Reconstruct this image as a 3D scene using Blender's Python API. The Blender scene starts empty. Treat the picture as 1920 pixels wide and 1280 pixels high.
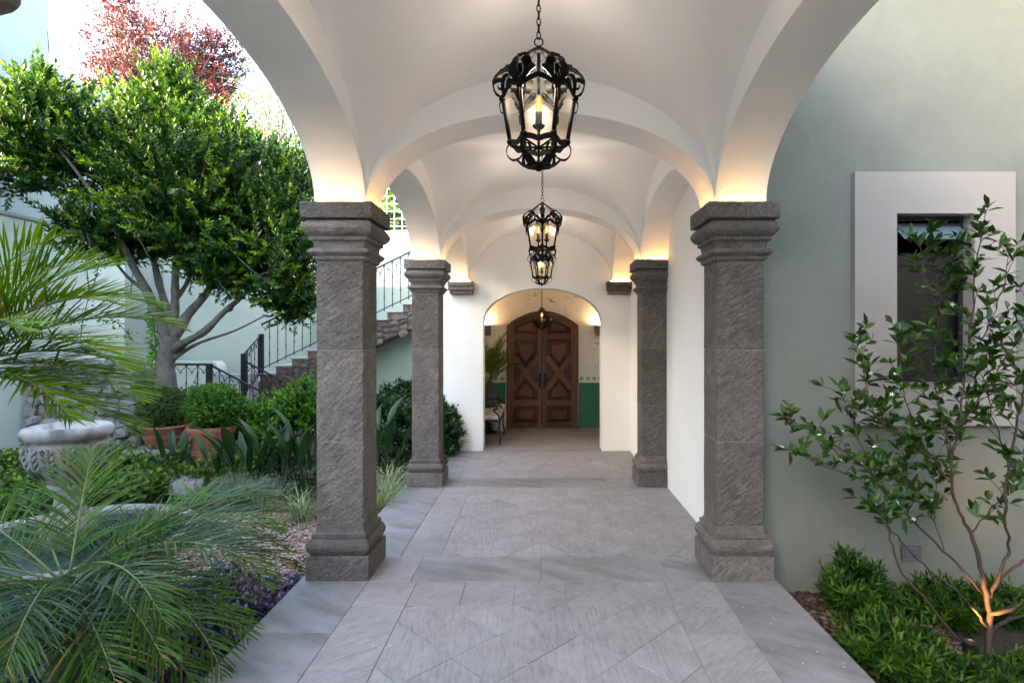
import bpy, math, random
import numpy as np
from mathutils import Vector, Matrix, Euler

R = math.radians
rng = np.random.default_rng(7)
random.seed(7)
scene = bpy.context.scene
col = scene.collection

# ------------------------------------------------------------------ camera, sky, sun, exposure
FPX, CX, HY, EYE = 1060.0, 1013.0, 629.0, 1.625      # focal length in photo pixels, vanishing point, eye height
cam_d = bpy.data.cameras.new('camera')
cam_d.sensor_width = 36.0
cam_d.lens = FPX / 1920 * 36.0
cam_d.shift_x = (960 - CX) / 1920
cam_d.shift_y = (HY - 640) / 1920
cam_d.clip_start = 0.05
cam_d.clip_end = 2000
cam = bpy.data.objects.new('camera', cam_d)
cam.location = (0, 0, EYE)
cam.rotation_euler = (R(90), 0, 0)
col.objects.link(cam)
scene.camera = cam

SUN_DIR = Vector((-0.84, -0.54, 0)).normalized()
SUN_EL = R(21)
world = bpy.data.worlds.new('World')
scene.world = world
world.use_nodes = True
wn, wl = world.node_tree.nodes, world.node_tree.links
wn.clear()
sky = wn.new('ShaderNodeTexSky')
sky.sky_type = 'NISHITA'
sky.sun_disc = False
sky.sun_elevation = SUN_EL
sky.sun_rotation = math.atan2(SUN_DIR.x, SUN_DIR.y)
sky.air_density = 1.0
sky.dust_density = 4.0
sky.ozone_density = 0.4
bg = wn.new('ShaderNodeBackground')
bg.inputs['Strength'].default_value = 0.15
wo = wn.new('ShaderNodeOutputWorld')
wl.new(sky.outputs[0], bg.inputs['Color'])
wl.new(bg.outputs[0], wo.inputs['Surface'])

sun_d = bpy.data.lights.new('sun', 'SUN')
sun_d.energy = 3.0
sun_d.angle = R(0.6)
sun_d.color = (1.0, 0.90, 0.74)
sun = bpy.data.objects.new('sun', sun_d)
sv = Vector((SUN_DIR.x * math.cos(SUN_EL), SUN_DIR.y * math.cos(SUN_EL), math.sin(SUN_EL)))
sun.rotation_euler = sv.to_track_quat('Z', 'Y').to_euler()
sun.location = (-20, -12, 14)
col.objects.link(sun)

vs = scene.view_settings
vs.view_transform = 'Standard'
vs.look = 'None'
vs.gamma = 1.0
vs.exposure = 4.1
vs.use_curve_mapping = False
scene.cycles.use_denoising = True
scene.cycles.max_bounces = 12
scene.cycles.diffuse_bounces = 6
scene.cycles.glossy_bounces = 4
scene.cycles.transmission_bounces = 8
scene.cycles.transparent_max_bounces = 16
scene.cycles.caustics_reflective = False
scene.cycles.caustics_refractive = False
scene.cycles.sample_clamp_indirect = 6.0

# ------------------------------------------------------------------ helpers
def P(px, py, y):
    """photo pixel at depth y metres -> world point"""
    return Vector(((px - CX) / FPX * y, y, EYE + (HY - py) / FPX * y))

def tag(o, label=None, cat=None, group=None, kind=None):
    if label: o['label'] = label
    if cat: o['category'] = cat
    if group: o['group'] = group
    if kind: o['kind'] = kind
    return o

INV = {}
def thing(name, label, cat, loc=(0, 0, 0), group=None, kind=None):
    o = bpy.data.objects.new(name, None)
    o.empty_display_size = 0.2
    o.location = loc
    col.objects.link(o)
    INV[o] = Matrix.Translation(Vector(loc)).inverted()
    return tag(o, label, cat, group, kind)

class G:
    """collects vertices and faces"""
    def __init__(self):
        self.v, self.f, self.s = [], [], []
    def add(self, vs_, fs_, smooth=False):
        b = len(self.v)
        self.v += [tuple(p) for p in vs_]
        self.f += [tuple(i + b for i in f) for f in fs_]
        self.s += [smooth] * len(fs_)
        return self
    def box(self, x0, x1, y0, y1, z0, z1):
        return self.add([(x0,y0,z0),(x1,y0,z0),(x1,y1,z0),(x0,y1,z0),(x0,y0,z1),(x1,y0,z1),(x1,y1,z1),(x0,y1,z1)],
                        [(3,2,1,0),(4,5,6,7),(0,1,5,4),(1,2,6,5),(2,3,7,6),(3,0,4,7)])
    def tube(self, pts, rad, n=6, cap=True, flat=1.0):
        pts = [Vector(p) for p in pts]
        m = len(pts)
        if not hasattr(rad, '__len__'): rad = [rad] * m
        vs_, fs_ = [], []
        t0 = (pts[1] - pts[0]).normalized()
        ref = Vector((0,0,1)) if abs(t0.z) < 0.9 else Vector((1,0,0))
        nrm = (ref - t0 * ref.dot(t0)).normalized()
        for i, p in enumerate(pts):
            t = (pts[min(i+1,m-1)] - pts[max(i-1,0)])
            t = t.normalized() if t.length > 1e-9 else t0
            nrm = nrm - t * nrm.dot(t)
            nrm = nrm.normalized() if nrm.length > 1e-6 else t.orthogonal().normalized()
            b = t.cross(nrm)
            for k in range(n):
                a = 2*math.pi*k/n
                vs_.append(p + (nrm*math.cos(a) + b*math.sin(a)*flat) * rad[i])
        for i in range(m-1):
            for k in range(n):
                k2 = (k+1) % n
                fs_.append((i*n+k, i*n+k2, (i+1)*n+k2, (i+1)*n+k))
        if cap:
            fs_.append(tuple(range(n-1,-1,-1)))
            fs_.append(tuple((m-1)*n+k for k in range(n)))
        return self.add(vs_, fs_, True)
    def ribbon(self, pts, widths, side, thick=0.002):
        """flat strap along pts, width along vector 'side'"""
        side = Vector(side).normalized()
        pts = [Vector(p) for p in pts]
        m = len(pts)
        vs_, fs_ = [], []
        for i, p in enumerate(pts):
            t = (pts[min(i+1,m-1)] - pts[max(i-1,0)]).normalized()
            nr = t.cross(side).normalized() * thick / 2
            w = side * widths[i] / 2
            vs_ += [p - w - nr, p + w - nr, p + w + nr, p - w + nr]
        for i in range(m-1):
            for k in range(4):
                k2 = (k+1) % 4
                fs_.append((i*4+k, i*4+k2, (i+1)*4+k2, (i+1)*4+k))
        fs_ += [(3,2,1,0), tuple((m-1)*4+k for k in range(4))]
        return self.add(vs_, fs_)
    def lathe(self, prof, n=24, c=(0,0,0), smooth=True):
        vs_, fs_ = [], []
        for r, z in prof:
            for k in range(n):
                a = 2*math.pi*k/n
                vs_.append((c[0]+r*math.cos(a), c[1]+r*math.sin(a), c[2]+z))
        for i in range(len(prof)-1):
            for k in range(n):
                k2 = (k+1) % n
                fs_.append((i*n+k, i*n+k2, (i+1)*n+k2, (i+1)*n+k))
        flat = abs(prof[0][1]-prof[-1][1]) < 1e-6 and len(prof) == 2
        if prof[0][0] > 1e-4 and not flat: fs_.append(tuple(range(n-1,-1,-1)))
        if prof[-1][0] > 1e-4 and not flat: fs_.append(tuple((len(prof)-1)*n+k for k in range(n)))
        return self.add(vs_, fs_, smooth)
    def square(self, prof, c=(0,0,0), seg=7, rough=0.0015, ch=0.006, seed=1):
        """square moulding: prof = [(half_width, z)], worn corners and uneven faces"""
        r_ = random.Random(seed)
        vs_, fs_ = [], []
        n = None
        for h, z in prof:
            ring = []
            for s in range(4):
                for k in range(seg+1):
                    t = -1 + 2*k/seg
                    u = t*(h-ch)
                    d = r_.uniform(-rough, rough)
                    hh = h + d
                    ring.append([(u,-hh),(hh,u),(-u,hh),(-hh,-u)][s] )
            n = len(ring)
            vs_ += [(c[0]+x, c[1]+y, c[2]+z + r_.uniform(-rough, rough)*0.5) for x, y in ring]
        for i in range(len(prof)-1):
            for k in range(n):
                k2 = (k+1) % n
                fs_.append((i*n+k, i*n+k2, (i+1)*n+k2, (i+1)*n+k))
        fs_.append(tuple(range(n-1,-1,-1)))
        fs_.append(tuple((len(prof)-1)*n+k for k in range(n)))
        return self.add(vs_, fs_)

def mk(name, g, mat, parent=None, bevel=0, smooth=None):
    me = bpy.data.meshes.new(name)
    me.from_pydata(g.v, [], g.f)
    sm = g.s if smooth is None else [smooth]*len(g.f)
    me.polygons.foreach_set('use_smooth', sm)
    me.update()
    me.materials.append(mat)
    o = bpy.data.objects.new(name, me)
    col.objects.link(o)
    if parent is not None:
        o.parent = parent
        if parent in INV: o.matrix_parent_inverse = INV[parent]
    if bevel:
        b = o.modifiers.new('bevel', 'BEVEL'); b.width = bevel; b.segments = 2; b.limit_method = 'ANGLE'
    return o

def struct(name, g, mat, label=None, cat=None, smooth=None, bevel=0):
    o = mk(name, g, mat, None, bevel, smooth)
    return tag(o, label, cat, kind='structure')

def inst(name, src, parent, mat4):
    """a further piece that shares the mesh of src"""
    o = bpy.data.objects.new(name, src.data)
    col.objects.link(o)
    o.parent = parent
    if parent in INV: o.matrix_parent_inverse = INV[parent]
    o.matrix_basis = mat4
    return o

def copy_tree(o, parent=None):
    c = o.copy(); col.objects.link(c); c.parent = parent
    for ch in list(o.children): copy_tree(ch, c)
    return c

TEMPL = {
 'diamond': (np.array([(0,0,0),(.45,-.5,.10),(1,0,-.08),(.45,.5,.10)]), [(0,1,2),(0,2,3)]),
 'leaf': (np.array([(0,0,0),(.42,-.5,.16),(.48,0,0),(.42,.5,.16),(1,0,-.22)]), [(0,1,2),(1,4,2),(0,2,3),(2,4,3)]),
 'ovate': (np.array([(0,0,0),(.22,-.36,.10),(.24,0,0),(.22,.36,.10),(.58,-.46,.10),(.6,0,-.03),(.58,.46,.10),(1,0,-.25)]),
           [(0,1,2),(0,2,3),(1,4,5),(1,5,2),(2,5,6),(2,6,3),(4,7,5),(5,7,6)]),
}
def nz(a):
    return a / np.maximum(np.linalg.norm(a, axis=1, keepdims=True), 1e-9)

def fast_mesh(name, V, F, rnd=None, smooth=False):
    me = bpy.data.meshes.new(name)
    k = F.shape[1]
    me.vertices.add(len(V)); me.vertices.foreach_set('co', V.astype(np.float32).ravel())
    me.loops.add(F.size); me.loops.foreach_set('vertex_index', F.astype(np.int32).ravel())
    me.polygons.add(len(F)); me.polygons.foreach_set('loop_start', np.arange(0, F.size, k, dtype=np.int32))
    try: me.polygons.foreach_set('loop_total', np.full(len(F), k, dtype=np.int32))
    except Exception: pass
    if smooth: me.polygons.foreach_set('use_smooth', np.ones(len(F), dtype=bool))
    if rnd is not None:
        a = me.attributes.new('tone', 'FLOAT', 'POINT'); a.data.foreach_set('value', rnd.astype(np.float32))
    me.update(calc_edges=True); me.validate()
    return me

def leaves(name, Pp, D, U, L, W, tone, mat, parent=None, shape='leaf'):
    T, F = TEMPL[shape]
    Pp, D, U = np.asarray(Pp, float), nz(np.asarray(D, float)), np.asarray(U, float)
    S = nz(np.cross(D, U)); N = np.cross(S, D)
    n, m = len(Pp), len(T)
    L = np.broadcast_to(L, (n,)); W = np.broadcast_to(W, (n,))
    V = (Pp[:,None,:] + D[:,None,:]*(T[None,:,0:1]*L[:,None,None]) + S[:,None,:]*(T[None,:,1:2]*W[:,None,None])
         + N[:,None,:]*(T[None,:,2:3]*W[:,None,None]))
    Fi = (np.array(F)[None,:,:] + (np.arange(n)*m)[:,None,None]).reshape(-1, 3)
    me = fast_mesh(name, V.reshape(-1,3), Fi, np.repeat(np.broadcast_to(tone,(n,)), m))
    me.materials.append(mat)
    o = bpy.data.objects.new(name, me); col.objects.link(o)
    if parent is not None:
        o.parent = parent
        if parent in INV: o.matrix_parent_inverse = INV[parent]
    return o

def shoots(base, D, slen, nl, L, W, spread=0.9, young=0.25, upbias=0.25, Lvar=.25):
    """leafy shoots: arrays of leaf position, direction, normal hint, length, width, tone"""
    base, D = np.asarray(base, float), nz(np.asarray(D, float))
    n = len(base)
    slen = np.broadcast_to(slen, (n,))
    A = nz(np.cross(D, rng.normal(size=(n,3)))); B = np.cross(D, A)
    t = np.linspace(0.08, 1, nl)[None,:] + rng.uniform(-.03,.03,(n,nl))
    ang = np.arange(nl)[None,:]*2.4 + rng.uniform(0,6.28,(n,1))
    ptn = base[:,None,:] + D[:,None,:]*(t*slen[:,None])[:,:,None]
    rad = A[:,None,:]*np.cos(ang)[:,:,None] + B[:,None,:]*np.sin(ang)[:,:,None]
    sp = spread*(1-0.55*t)[:,:,None]
    d = D[:,None,:]*(1.0-sp*0.45) + rad*sp + rng.normal(size=(n,nl,3))*.12
    d[:,:,2] += upbias*0.3
    up = D[:,None,:]*1.0 - rad*0.3 + rng.normal(size=(n,nl,3))*.25
    up[:,:,2] += upbias
    isy = (rng.uniform(size=(n,1)) < young)
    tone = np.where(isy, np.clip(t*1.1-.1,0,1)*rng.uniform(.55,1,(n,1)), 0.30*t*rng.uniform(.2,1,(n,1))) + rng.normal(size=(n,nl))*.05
    Ls = L*(1-.35*t**3)*(1+rng.uniform(-Lvar,Lvar,(n,nl)))
    f = lambda a: a.reshape(-1,3)
    return f(ptn), f(d), f(up), Ls.ravel(), (Ls*W/L).ravel(), np.clip(tone,0,1).ravel()

# ------------------------------------------------------------------ materials
def new_mat(name):
    m = bpy.data.materials.new(name); m.use_nodes = True
    nt = m.node_tree
    b = nt.nodes['Principled BSDF']
    return m, nt, b
def N_(nt, t, **kw):
    n = nt.nodes.new(t)
    for k, v in kw.items():
        if k in n.inputs: n.inputs[k].default_value = v
        else: setattr(n, k, v)
    return n
def mathn(nt, op, a, b=None):
    n = nt.nodes.new('ShaderNodeMath'); n.operation = op
    for i, x in enumerate((a, b)):
        if x is None: continue
        if isinstance(x, (int, float)): n.inputs[i].default_value = x
        else: nt.links.new(x, n.inputs[i])
    return n.outputs[0]
def ramp(nt, fac, stops, interp='LINEAR'):
    r = nt.nodes.new('ShaderNodeValToRGB'); r.color_ramp.interpolation = interp
    el = r.color_ramp.elements
    while len(el) < len(stops): el.new(0.5)
    for e, (p, c) in zip(el, stops):
        e.position = p; e.color = (*c, 1) if len(c) == 3 else c
    nt.links.new(fac, r.inputs[0])
    return r.outputs[0]
def mix(nt, fac, a, b, mode='MIX'):
    n = nt.nodes.new('ShaderNodeMix'); n.data_type = 'RGBA'; n.blend_type = mode
    if isinstance(fac, (int, float)): n.inputs[0].default_value = fac
    else: nt.links.new(fac, n.inputs[0])
    for i, x in ((6, a), (7, b)):
        if isinstance(x, (tuple, list)): n.inputs[i].default_value = (*x, 1)
        else: nt.links.new(x, n.inputs[i])
    return n.outputs[2]
def coords(nt, rand=True):
    tc = nt.nodes.new('ShaderNodeTexCoord')
    if not rand: return tc.outputs['Object']
    oi = nt.nodes.new('ShaderNodeObjectInfo')
    va = nt.nodes.new('ShaderNodeVectorMath'); va.operation = 'MULTIPLY_ADD'
    va.inputs[1].default_value = (1,1,1)
    cm = nt.nodes.new('ShaderNodeCombineXYZ')
    s = mathn(nt, 'MULTIPLY', oi.outputs['Random'], 37.0)
    for i in range(3): nt.links.new(s, cm.inputs[i])
    nt.links.new(tc.outputs['Object'], va.inputs[0]); nt.links.new(cm.outputs[0], va.inputs[2])
    return va.outputs[0]
def noise(nt, vec, scale, detail=3, rough=.5, dist=0):
    n = N_(nt, 'ShaderNodeTexNoise', Scale=scale, Detail=detail, Roughness=rough, Distortion=dist)
    nt.links.new(vec, n.inputs['Vector'])
    return n.outputs[0]
def stretch(nt, vec, n_dir, t_dir, fn, ft, fo=3.0):
    """coordinates whose noise runs in lines along t_dir"""
    def dot(d):
        v = nt.nodes.new('ShaderNodeVectorMath'); v.operation = 'DOT_PRODUCT'
        nt.links.new(vec, v.inputs[0]); v.inputs[1].default_value = d
        return v.outputs['Value']
    c = nt.nodes.new('ShaderNodeCombineXYZ')
    nt.links.new(mathn(nt,'MULTIPLY',dot(n_dir),fn), c.inputs[0])
    nt.links.new(mathn(nt,'MULTIPLY',dot(t_dir),ft), c.inputs[1])
    o = Vector(n_dir).cross(Vector(t_dir)).normalized()
    nt.links.new(mathn(nt,'MULTIPLY',dot(tuple(o)),fo), c.inputs[2])
    return c.outputs[0]
def bump(nt, b, h, strength=.4, dist=.01):
    n = nt.nodes.new('ShaderNodeBump'); n.inputs['Strength'].default_value = strength; n.inputs['Distance'].default_value = dist
    nt.links.new(h, n.inputs['Height']); nt.links.new(n.outputs[0], b.inputs['Normal'])

def plaster(name, c, var=.06, bmp=.12, rough=.85, big=1.2):
    m, nt, b = new_mat(name)
    v = coords(nt, False)
    n1 = noise(nt, v, big, 4, .6); n2 = noise(nt, v, 14, 3, .6); n3 = noise(nt, v, 90, 2)
    n4 = noise(nt, v, 3.2, 2, .5, .6)
    f = mathn(nt, 'ADD', mathn(nt,'MULTIPLY',n1,.6), mathn(nt,'ADD',mathn(nt,'MULTIPLY',n2,.2),mathn(nt,'MULTIPLY',n4,.2)))
    lo = tuple(x*(1-var) for x in c); hi = tuple(min(1,x*(1+var*.8)) for x in c)
    nt.links.new(ramp(nt, f, [(.3,lo),(.7,hi)]), b.inputs['Base Color'])
    b.inputs['Roughness'].default_value = rough
    bump(nt, b, mathn(nt,'ADD',mathn(nt,'MULTIPLY',n4,2.2),mathn(nt,'ADD',mathn(nt,'MULTIPLY',n2,.5),mathn(nt,'MULTIPLY',n3,.25))), bmp, .012)
    return m

def chiselled(name, c, n_dir, t_dir, fn, ft, contrast, bstr, bdist, tint=.2, rough=.9):
    m, nt, b = new_mat(name)
    v = coords(nt)
    oi = nt.nodes.new('ShaderNodeObjectInfo')
    vr = nt.nodes.new('ShaderNodeVectorRotate'); vr.rotation_type = 'Y_AXIS'
    nt.links.new(mathn(nt,'MULTIPLY',mathn(nt,'SUBTRACT',oi.outputs['Random'],.5),.35), vr.inputs['Angle'])
    nt.links.new(v, vr.inputs['Vector'])
    h1 = noise(nt, stretch(nt, vr.outputs[0], n_dir, t_dir, fn, ft, 6), 1.0, 1.5, .5)
    h2 = noise(nt, stretch(nt, vr.outputs[0], n_dir, t_dir, fn*2.1, ft*2.2, 9), 1.0, 1.5, .5)
    h = mathn(nt,'ADD',mathn(nt,'MULTIPLY',h1,.65),mathn(nt,'MULTIPLY',h2,.35))
    msk = ramp(nt, noise(nt, v, 5.5, 3, .6), [(.35,(.25,.25,.25)),(.6,(1,1,1))])
    big = noise(nt, v, 2.6, 4, .65)
    spk = noise(nt, v, 85, 3, .75)
    base = ramp(nt, big, [(.25,tuple(x*.74 for x in c)),(.5,c),(.78,tuple(min(1,x*1.3) for x in c))])
    line = ramp(nt, h, [(.36,(1-contrast,)*3),(.5,(1,1,1)),(.62,(1+contrast*.9,)*3)])
    colr = mix(nt, msk, base, mix(nt, 1.0, base, line, 'MULTIPLY'))
    colr = mix(nt, 1.0, colr, ramp(nt, spk, [(.32,(.66,.65,.65)),(.5,(1,1,1)),(.68,(1.35,1.35,1.36))]), 'MULTIPLY')
    vo = nt.nodes.new('ShaderNodeTexVoronoi'); vo.inputs['Scale'].default_value = 34; nt.links.new(v, vo.inputs['Vector'])
    colr = mix(nt, .9, colr, ramp(nt, vo.outputs['Distance'], [(.10,(.35,.34,.34)),(.17,(1,1,1))]), 'MULTIPLY')
    rt = ramp(nt, oi.outputs['Random'], [(0,(1-tint,1-tint,1-tint)),(1,(1+tint,1+tint*.97,1+tint*.97))])
    nt.links.new(mix(nt, 1.0, colr, rt, 'MULTIPLY'), b.inputs['Base Color'])
    b.inputs['Roughness'].default_value = rough
    bump(nt, b, mathn(nt,'ADD',h,mathn(nt,'ADD',mathn(nt,'MULTIPLY',spk,.5),mathn(nt,'MULTIPLY',vo.outputs['Distance'],.5))), bstr, bdist)
    return m

def hatched(name, c, n_dir, t_dir, fn=42, ft=3.0, contrast=.35, bstr=.6, bdist=.006, pits=True, rough=.85, tint=.16, bigv=1.0):
    m, nt, b = new_mat(name)
    v = coords(nt)
    oi = nt.nodes.new('ShaderNodeObjectInfo')
    w = noise(nt, v, 3.5, 2)
    vv = nt.nodes.new('ShaderNodeVectorMath'); vv.operation='MULTIPLY_ADD'; vv.inputs[1].default_value=(.02,.02,.02)
    cb = nt.nodes.new('ShaderNodeCombineXYZ')
    for i in range(3): nt.links.new(w, cb.inputs[i])
    nt.links.new(cb.outputs[0], vv.inputs[0]); nt.links.new(v, vv.inputs[2])
    vr = nt.nodes.new('ShaderNodeVectorRotate'); vr.rotation_type = 'Y_AXIS' if n_dir[2] else 'Z_AXIS'
    nt.links.new(mathn(nt,'MULTIPLY',mathn(nt,'SUBTRACT',oi.outputs['Random'],.5),.5 if n_dir[2] else .12), vr.inputs['Angle'])
    nt.links.new(vv.outputs[0], vr.inputs['Vector'])
    h = noise(nt, stretch(nt, vr.outputs[0], n_dir, t_dir, fn, ft), 1.0, 2.5, .55)
    big = noise(nt, v, 2.2, 4, .6)
    fine = noise(nt, v, 120, 2, .6)
    mid = noise(nt, v, 17, 4, .65)
    base = ramp(nt, big, [(.28,tuple(x*(1-.16*bigv) for x in c)),(.5,c),(.75,tuple(min(1,x*(1+.18*bigv)) for x in c))])
    line = ramp(nt, h, [(.30,(1-contrast,)*3),(.5,(1,1,1)),(.72,(1+contrast*.55,)*3)])
    colr = mix(nt, 1.0, base, line, 'MULTIPLY')
    sp = ramp(nt, mid, [(.3,(.90,.89,.89)),(.6,(1.05,1.04,1.03))])
    colr = mix(nt, 1.0, colr, sp, 'MULTIPLY')
    rt = ramp(nt, oi.outputs['Random'], [(0,(1-tint,1-tint,1-tint)),(1,(1+tint*.8,1+tint*.75,1+tint*.75))])
    colr = mix(nt, 1.0, colr, rt, 'MULTIPLY')
    if pits:
        vo = nt.nodes.new('ShaderNodeTexVoronoi'); vo.inputs['Scale'].default_value = 16; nt.links.new(v, vo.inputs['Vector'])
        pit = ramp(nt, vo.outputs['Distance'], [(.05,(.55,.54,.54)),(.10,(1,1,1))])
        colr = mix(nt, .8, colr, pit, 'MULTIPLY')
    nt.links.new(colr, b.inputs['Base Color'])
    b.inputs['Roughness'].default_value = rough
    bump(nt, b, mathn(nt,'ADD',h,mathn(nt,'ADD',mathn(nt,'MULTIPLY',fine,.25),mathn(nt,'MULTIPLY',mid,.5))), bstr, bdist)
    return m

def plain(name, c, rough=.5, metal=0.0, var=.12, scale=12, bmp=.1, coat=0):
    m, nt, b = new_mat(name)
    v = coords(nt)
    n1 = noise(nt, v, scale, 4, .6)
    nt.links.new(ramp(nt, n1, [(.3,tuple(x*(1-var) for x in c)),(.7,tuple(min(1,x*(1+var)) for x in c))]), b.inputs['Base Color'])
    b.inputs['Roughness'].default_value = rough
    b.inputs['Metallic'].default_value = metal
    b.inputs['Coat Weight'].default_value = coat
    bump(nt, b, n1, bmp, .01)
    return m

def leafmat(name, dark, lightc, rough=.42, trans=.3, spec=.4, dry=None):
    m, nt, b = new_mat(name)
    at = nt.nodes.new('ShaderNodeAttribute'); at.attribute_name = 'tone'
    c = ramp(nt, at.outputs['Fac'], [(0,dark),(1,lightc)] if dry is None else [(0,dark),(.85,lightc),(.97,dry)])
    v = coords(nt, False)
    n1 = noise(nt, v, 5, 2)
    c = mix(nt, 1.0, c, ramp(nt, n1, [(.3,(.8,.85,.8)),(.7,(1.15,1.1,1.1))]), 'MULTIPLY')
    nt.links.new(c, b.inputs['Base Color'])
    b.inputs['Roughness'].default_value = rough
    b.inputs['Specular IOR Level'].default_value = spec
    tr = nt.nodes.new('ShaderNodeBsdfTranslucent')
    nt.links.new(mix(nt, 1.0, c, (1.5,1.45,.7), 'MULTIPLY'), tr.inputs['Color'])
    ms = nt.nodes.new('ShaderNodeMixShader'); ms.inputs[0].default_value = trans
    nt.links.new(b.outputs[0], ms.inputs[1]); nt.links.new(tr.outputs[0], ms.inputs[2])
    nt.links.new(ms.outputs[0], nt.nodes['Material Output'].inputs['Surface'])
    return m

def emit(name, c, s):
    m, nt, b = new_mat(name)
    b.inputs['Base Color'].default_value = (*c, 1)
    b.inputs['Emission Color'].default_value = (*c, 1)
    b.inputs['Emission Strength'].default_value = s
    return m

def glass_pane(name, tint=(1,1,1), refl=.12, rough=.02):
    m, nt, b = new_mat(name)
    nt.nodes.remove(b)
    t = nt.nodes.new('ShaderNodeBsdfTransparent'); t.inputs[0].default_value = (*tint, 1)
    g = nt.nodes.new('ShaderNodeBsdfGlossy'); g.inputs['Roughness'].default_value = rough
    ms = nt.nodes.new('ShaderNodeMixShader')
    ms.inputs[0].default_value = refl
    nt.links.new(t.outputs[0], ms.inputs[1]); nt.links.new(g.outputs[0], ms.inputs[2])
    nt.links.new(ms.outputs[0], nt.nodes['Material Output'].inputs['Surface'])
    return m

DG = .7071
M = {}
M['white'] = plaster('white_lime_plaster', (.86,.85,.83), .035, .22)
M['sage'] = plaster('sage_plaster', (.172,.182,.160), .15, .35)
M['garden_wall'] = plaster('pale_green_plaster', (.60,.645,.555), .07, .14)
M['tower_plaster'] = plaster('darkened_green_plaster', (.30,.325,.29), .08, .2)  # same paint as the garden wall, darkened so bright light doesn't wash it out
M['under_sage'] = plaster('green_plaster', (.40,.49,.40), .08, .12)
M['taupe'] = plaster('taupe_plaster', (.31,.285,.268), .05, .10)
M['stone'] = chiselled('chiselled_cantera_stone', (.130,.112,.102), (.62,.62,-.79), (.55,.55,.62), 62, 13.0, .42, 1.0, .012)
M['moulding'] = chiselled('tooled_cantera_stone', (.126,.109,.100), (.66,.66,-.75), (.55,.55,.6), 62, 14, .40, 1.0, .010)
M['torus'] = chiselled('worn_cantera_stone', (.124,.107,.099), (0,.1,1), (.7,.7,0), 22, 16, .22, .8, .008)
M['joint'] = plain('pale_mortar_joint', (.17,.155,.145), .95, 0, .25, 30)
M['tile_field'] = hatched('chiselled_floor_stone', (.245,.230,.240), (1,.08,0), (-.08,1,0), 75, 6.0, .20, .45, .004, True, .75, .05)
M['tile_border'] = hatched('hatched_floor_stone', (.24,.226,.236), (DG,-DG,0), (DG,DG,0), 70, 7, .18, .4, .004, True, .75, .05)
M['slab'] = hatched('smooth_bluish_slab', (.196,.194,.206), (.5,.85,0), (.85,-.5,0), 7, 1.6, .34, .2, .003, True, .48, .08, 1.3)
M['grout'] = plain('grout', (.21,.198,.205), .9, 0, .2, 40)
M['iron'] = plain('black_wrought_iron', (.010,.010,.011), .55, 0, .4, 30, .15)
M['lantern_iron'] = plain('blackened_lantern_iron', (.0045,.0042,.004), .6, 0, .3, 30, .15)
M['lantern_iron'].node_tree.nodes['Principled BSDF'].inputs['Specular IOR Level'].default_value = .12
M['iron_rail'] = plain('painted_iron', (.012,.012,.014), .5, .2, .3, 30)
M['terracotta'] = plain('terracotta', (.24,.085,.048), .8, 0, .22, 7, .12)
M['bark'] = hatched('grey_bark', (.105,.09,.08), (.7,.7,.1), (0,0,1), 30, 9, .35, .8, .01, False, .9)
M['lime_bark'] = hatched('brown_smooth_bark', (.055,.038,.028), (.7,.7,.1), (0,0,1), 60, 12, .3, .5, .004, False, .8)
M['soil'] = plain('dark_soil', (.045,.035,.028), .95, 0, .5, 30, .6)
M['urn'] = hatched('weathered_white_stone', (.31,.292,.278), (.7,.7,.1), (0,0,1), 9, 5, .6, .8, .01, True)
M['rim'] = plaster('pale_stone_rim', (.26,.255,.25), .16, .3)
M['rubble'] = hatched('rubble_stone', (.17,.135,.11), (.8,.5,.3), (.3,-.3,.9), 20, 8, .5, .9, .015, True, .9, .35)
M['rubble_pale'] = hatched('pale_rubble_stone', (.27,.25,.235), (.8,.5,.3), (.3,-.3,.9), 20, 8, .5, .9, .015, True, .9, .3)
M['mortar'] = plain('mortar', (.12,.105,.095), .95, 0, .3, 25, .5)
M['tread'] = plaster('pale_stone_tread', (.42,.42,.43), .1, .15)
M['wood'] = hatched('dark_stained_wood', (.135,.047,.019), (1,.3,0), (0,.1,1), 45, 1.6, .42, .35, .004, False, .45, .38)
M['wood_recess_shade'] = hatched('shade_darkened_wood', (.060,.022,.011), (1,.3,0), (0,.1,1), 45, 1.6, .42, .35, .004, False, .5, .1)  # door wood with the shade of the recess put into its colour
M['brass'] = plain('dark_bronze', (.02,.016,.012), .35, .8)
M['window_metal'] = plain('dark_window_metal', (.022,.022,.026), .4, .4, .1)
M['pane'] = glass_pane('window_glass', (.16,.20,.235), .085)
M['sash_glass'] = plain('frosted_sash_glass', (.10,.15,.18), .15, 0, .1, 3, .02)
M['lantern_glass'] = glass_pane('amber_tinted_lantern_glass', (.985,.95,.89), .014, .3)  # amber tint stands in for bulb reflections in the panes
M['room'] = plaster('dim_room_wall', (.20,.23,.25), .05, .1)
M['green_paint'] = plain('emerald_paint', (.035,.19,.10), .35, 0, .06, 3, .03)
M['mural'] = plain('grey_green_mural_paint', (.42,.41,.37), .8, 0, .3, 20)
M['motif'] = plain('green_motif_paint', (.15,.22,.17), .8, 0, .2, 20)
M['water'] = plain('dark_teal_water', (.012,.045,.043), .04, 0, .15, 7, .12)
M['candle'] = plain('candle_sleeve', (.055,.032,.012), .5, 0, .2, 40, .3)
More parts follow.
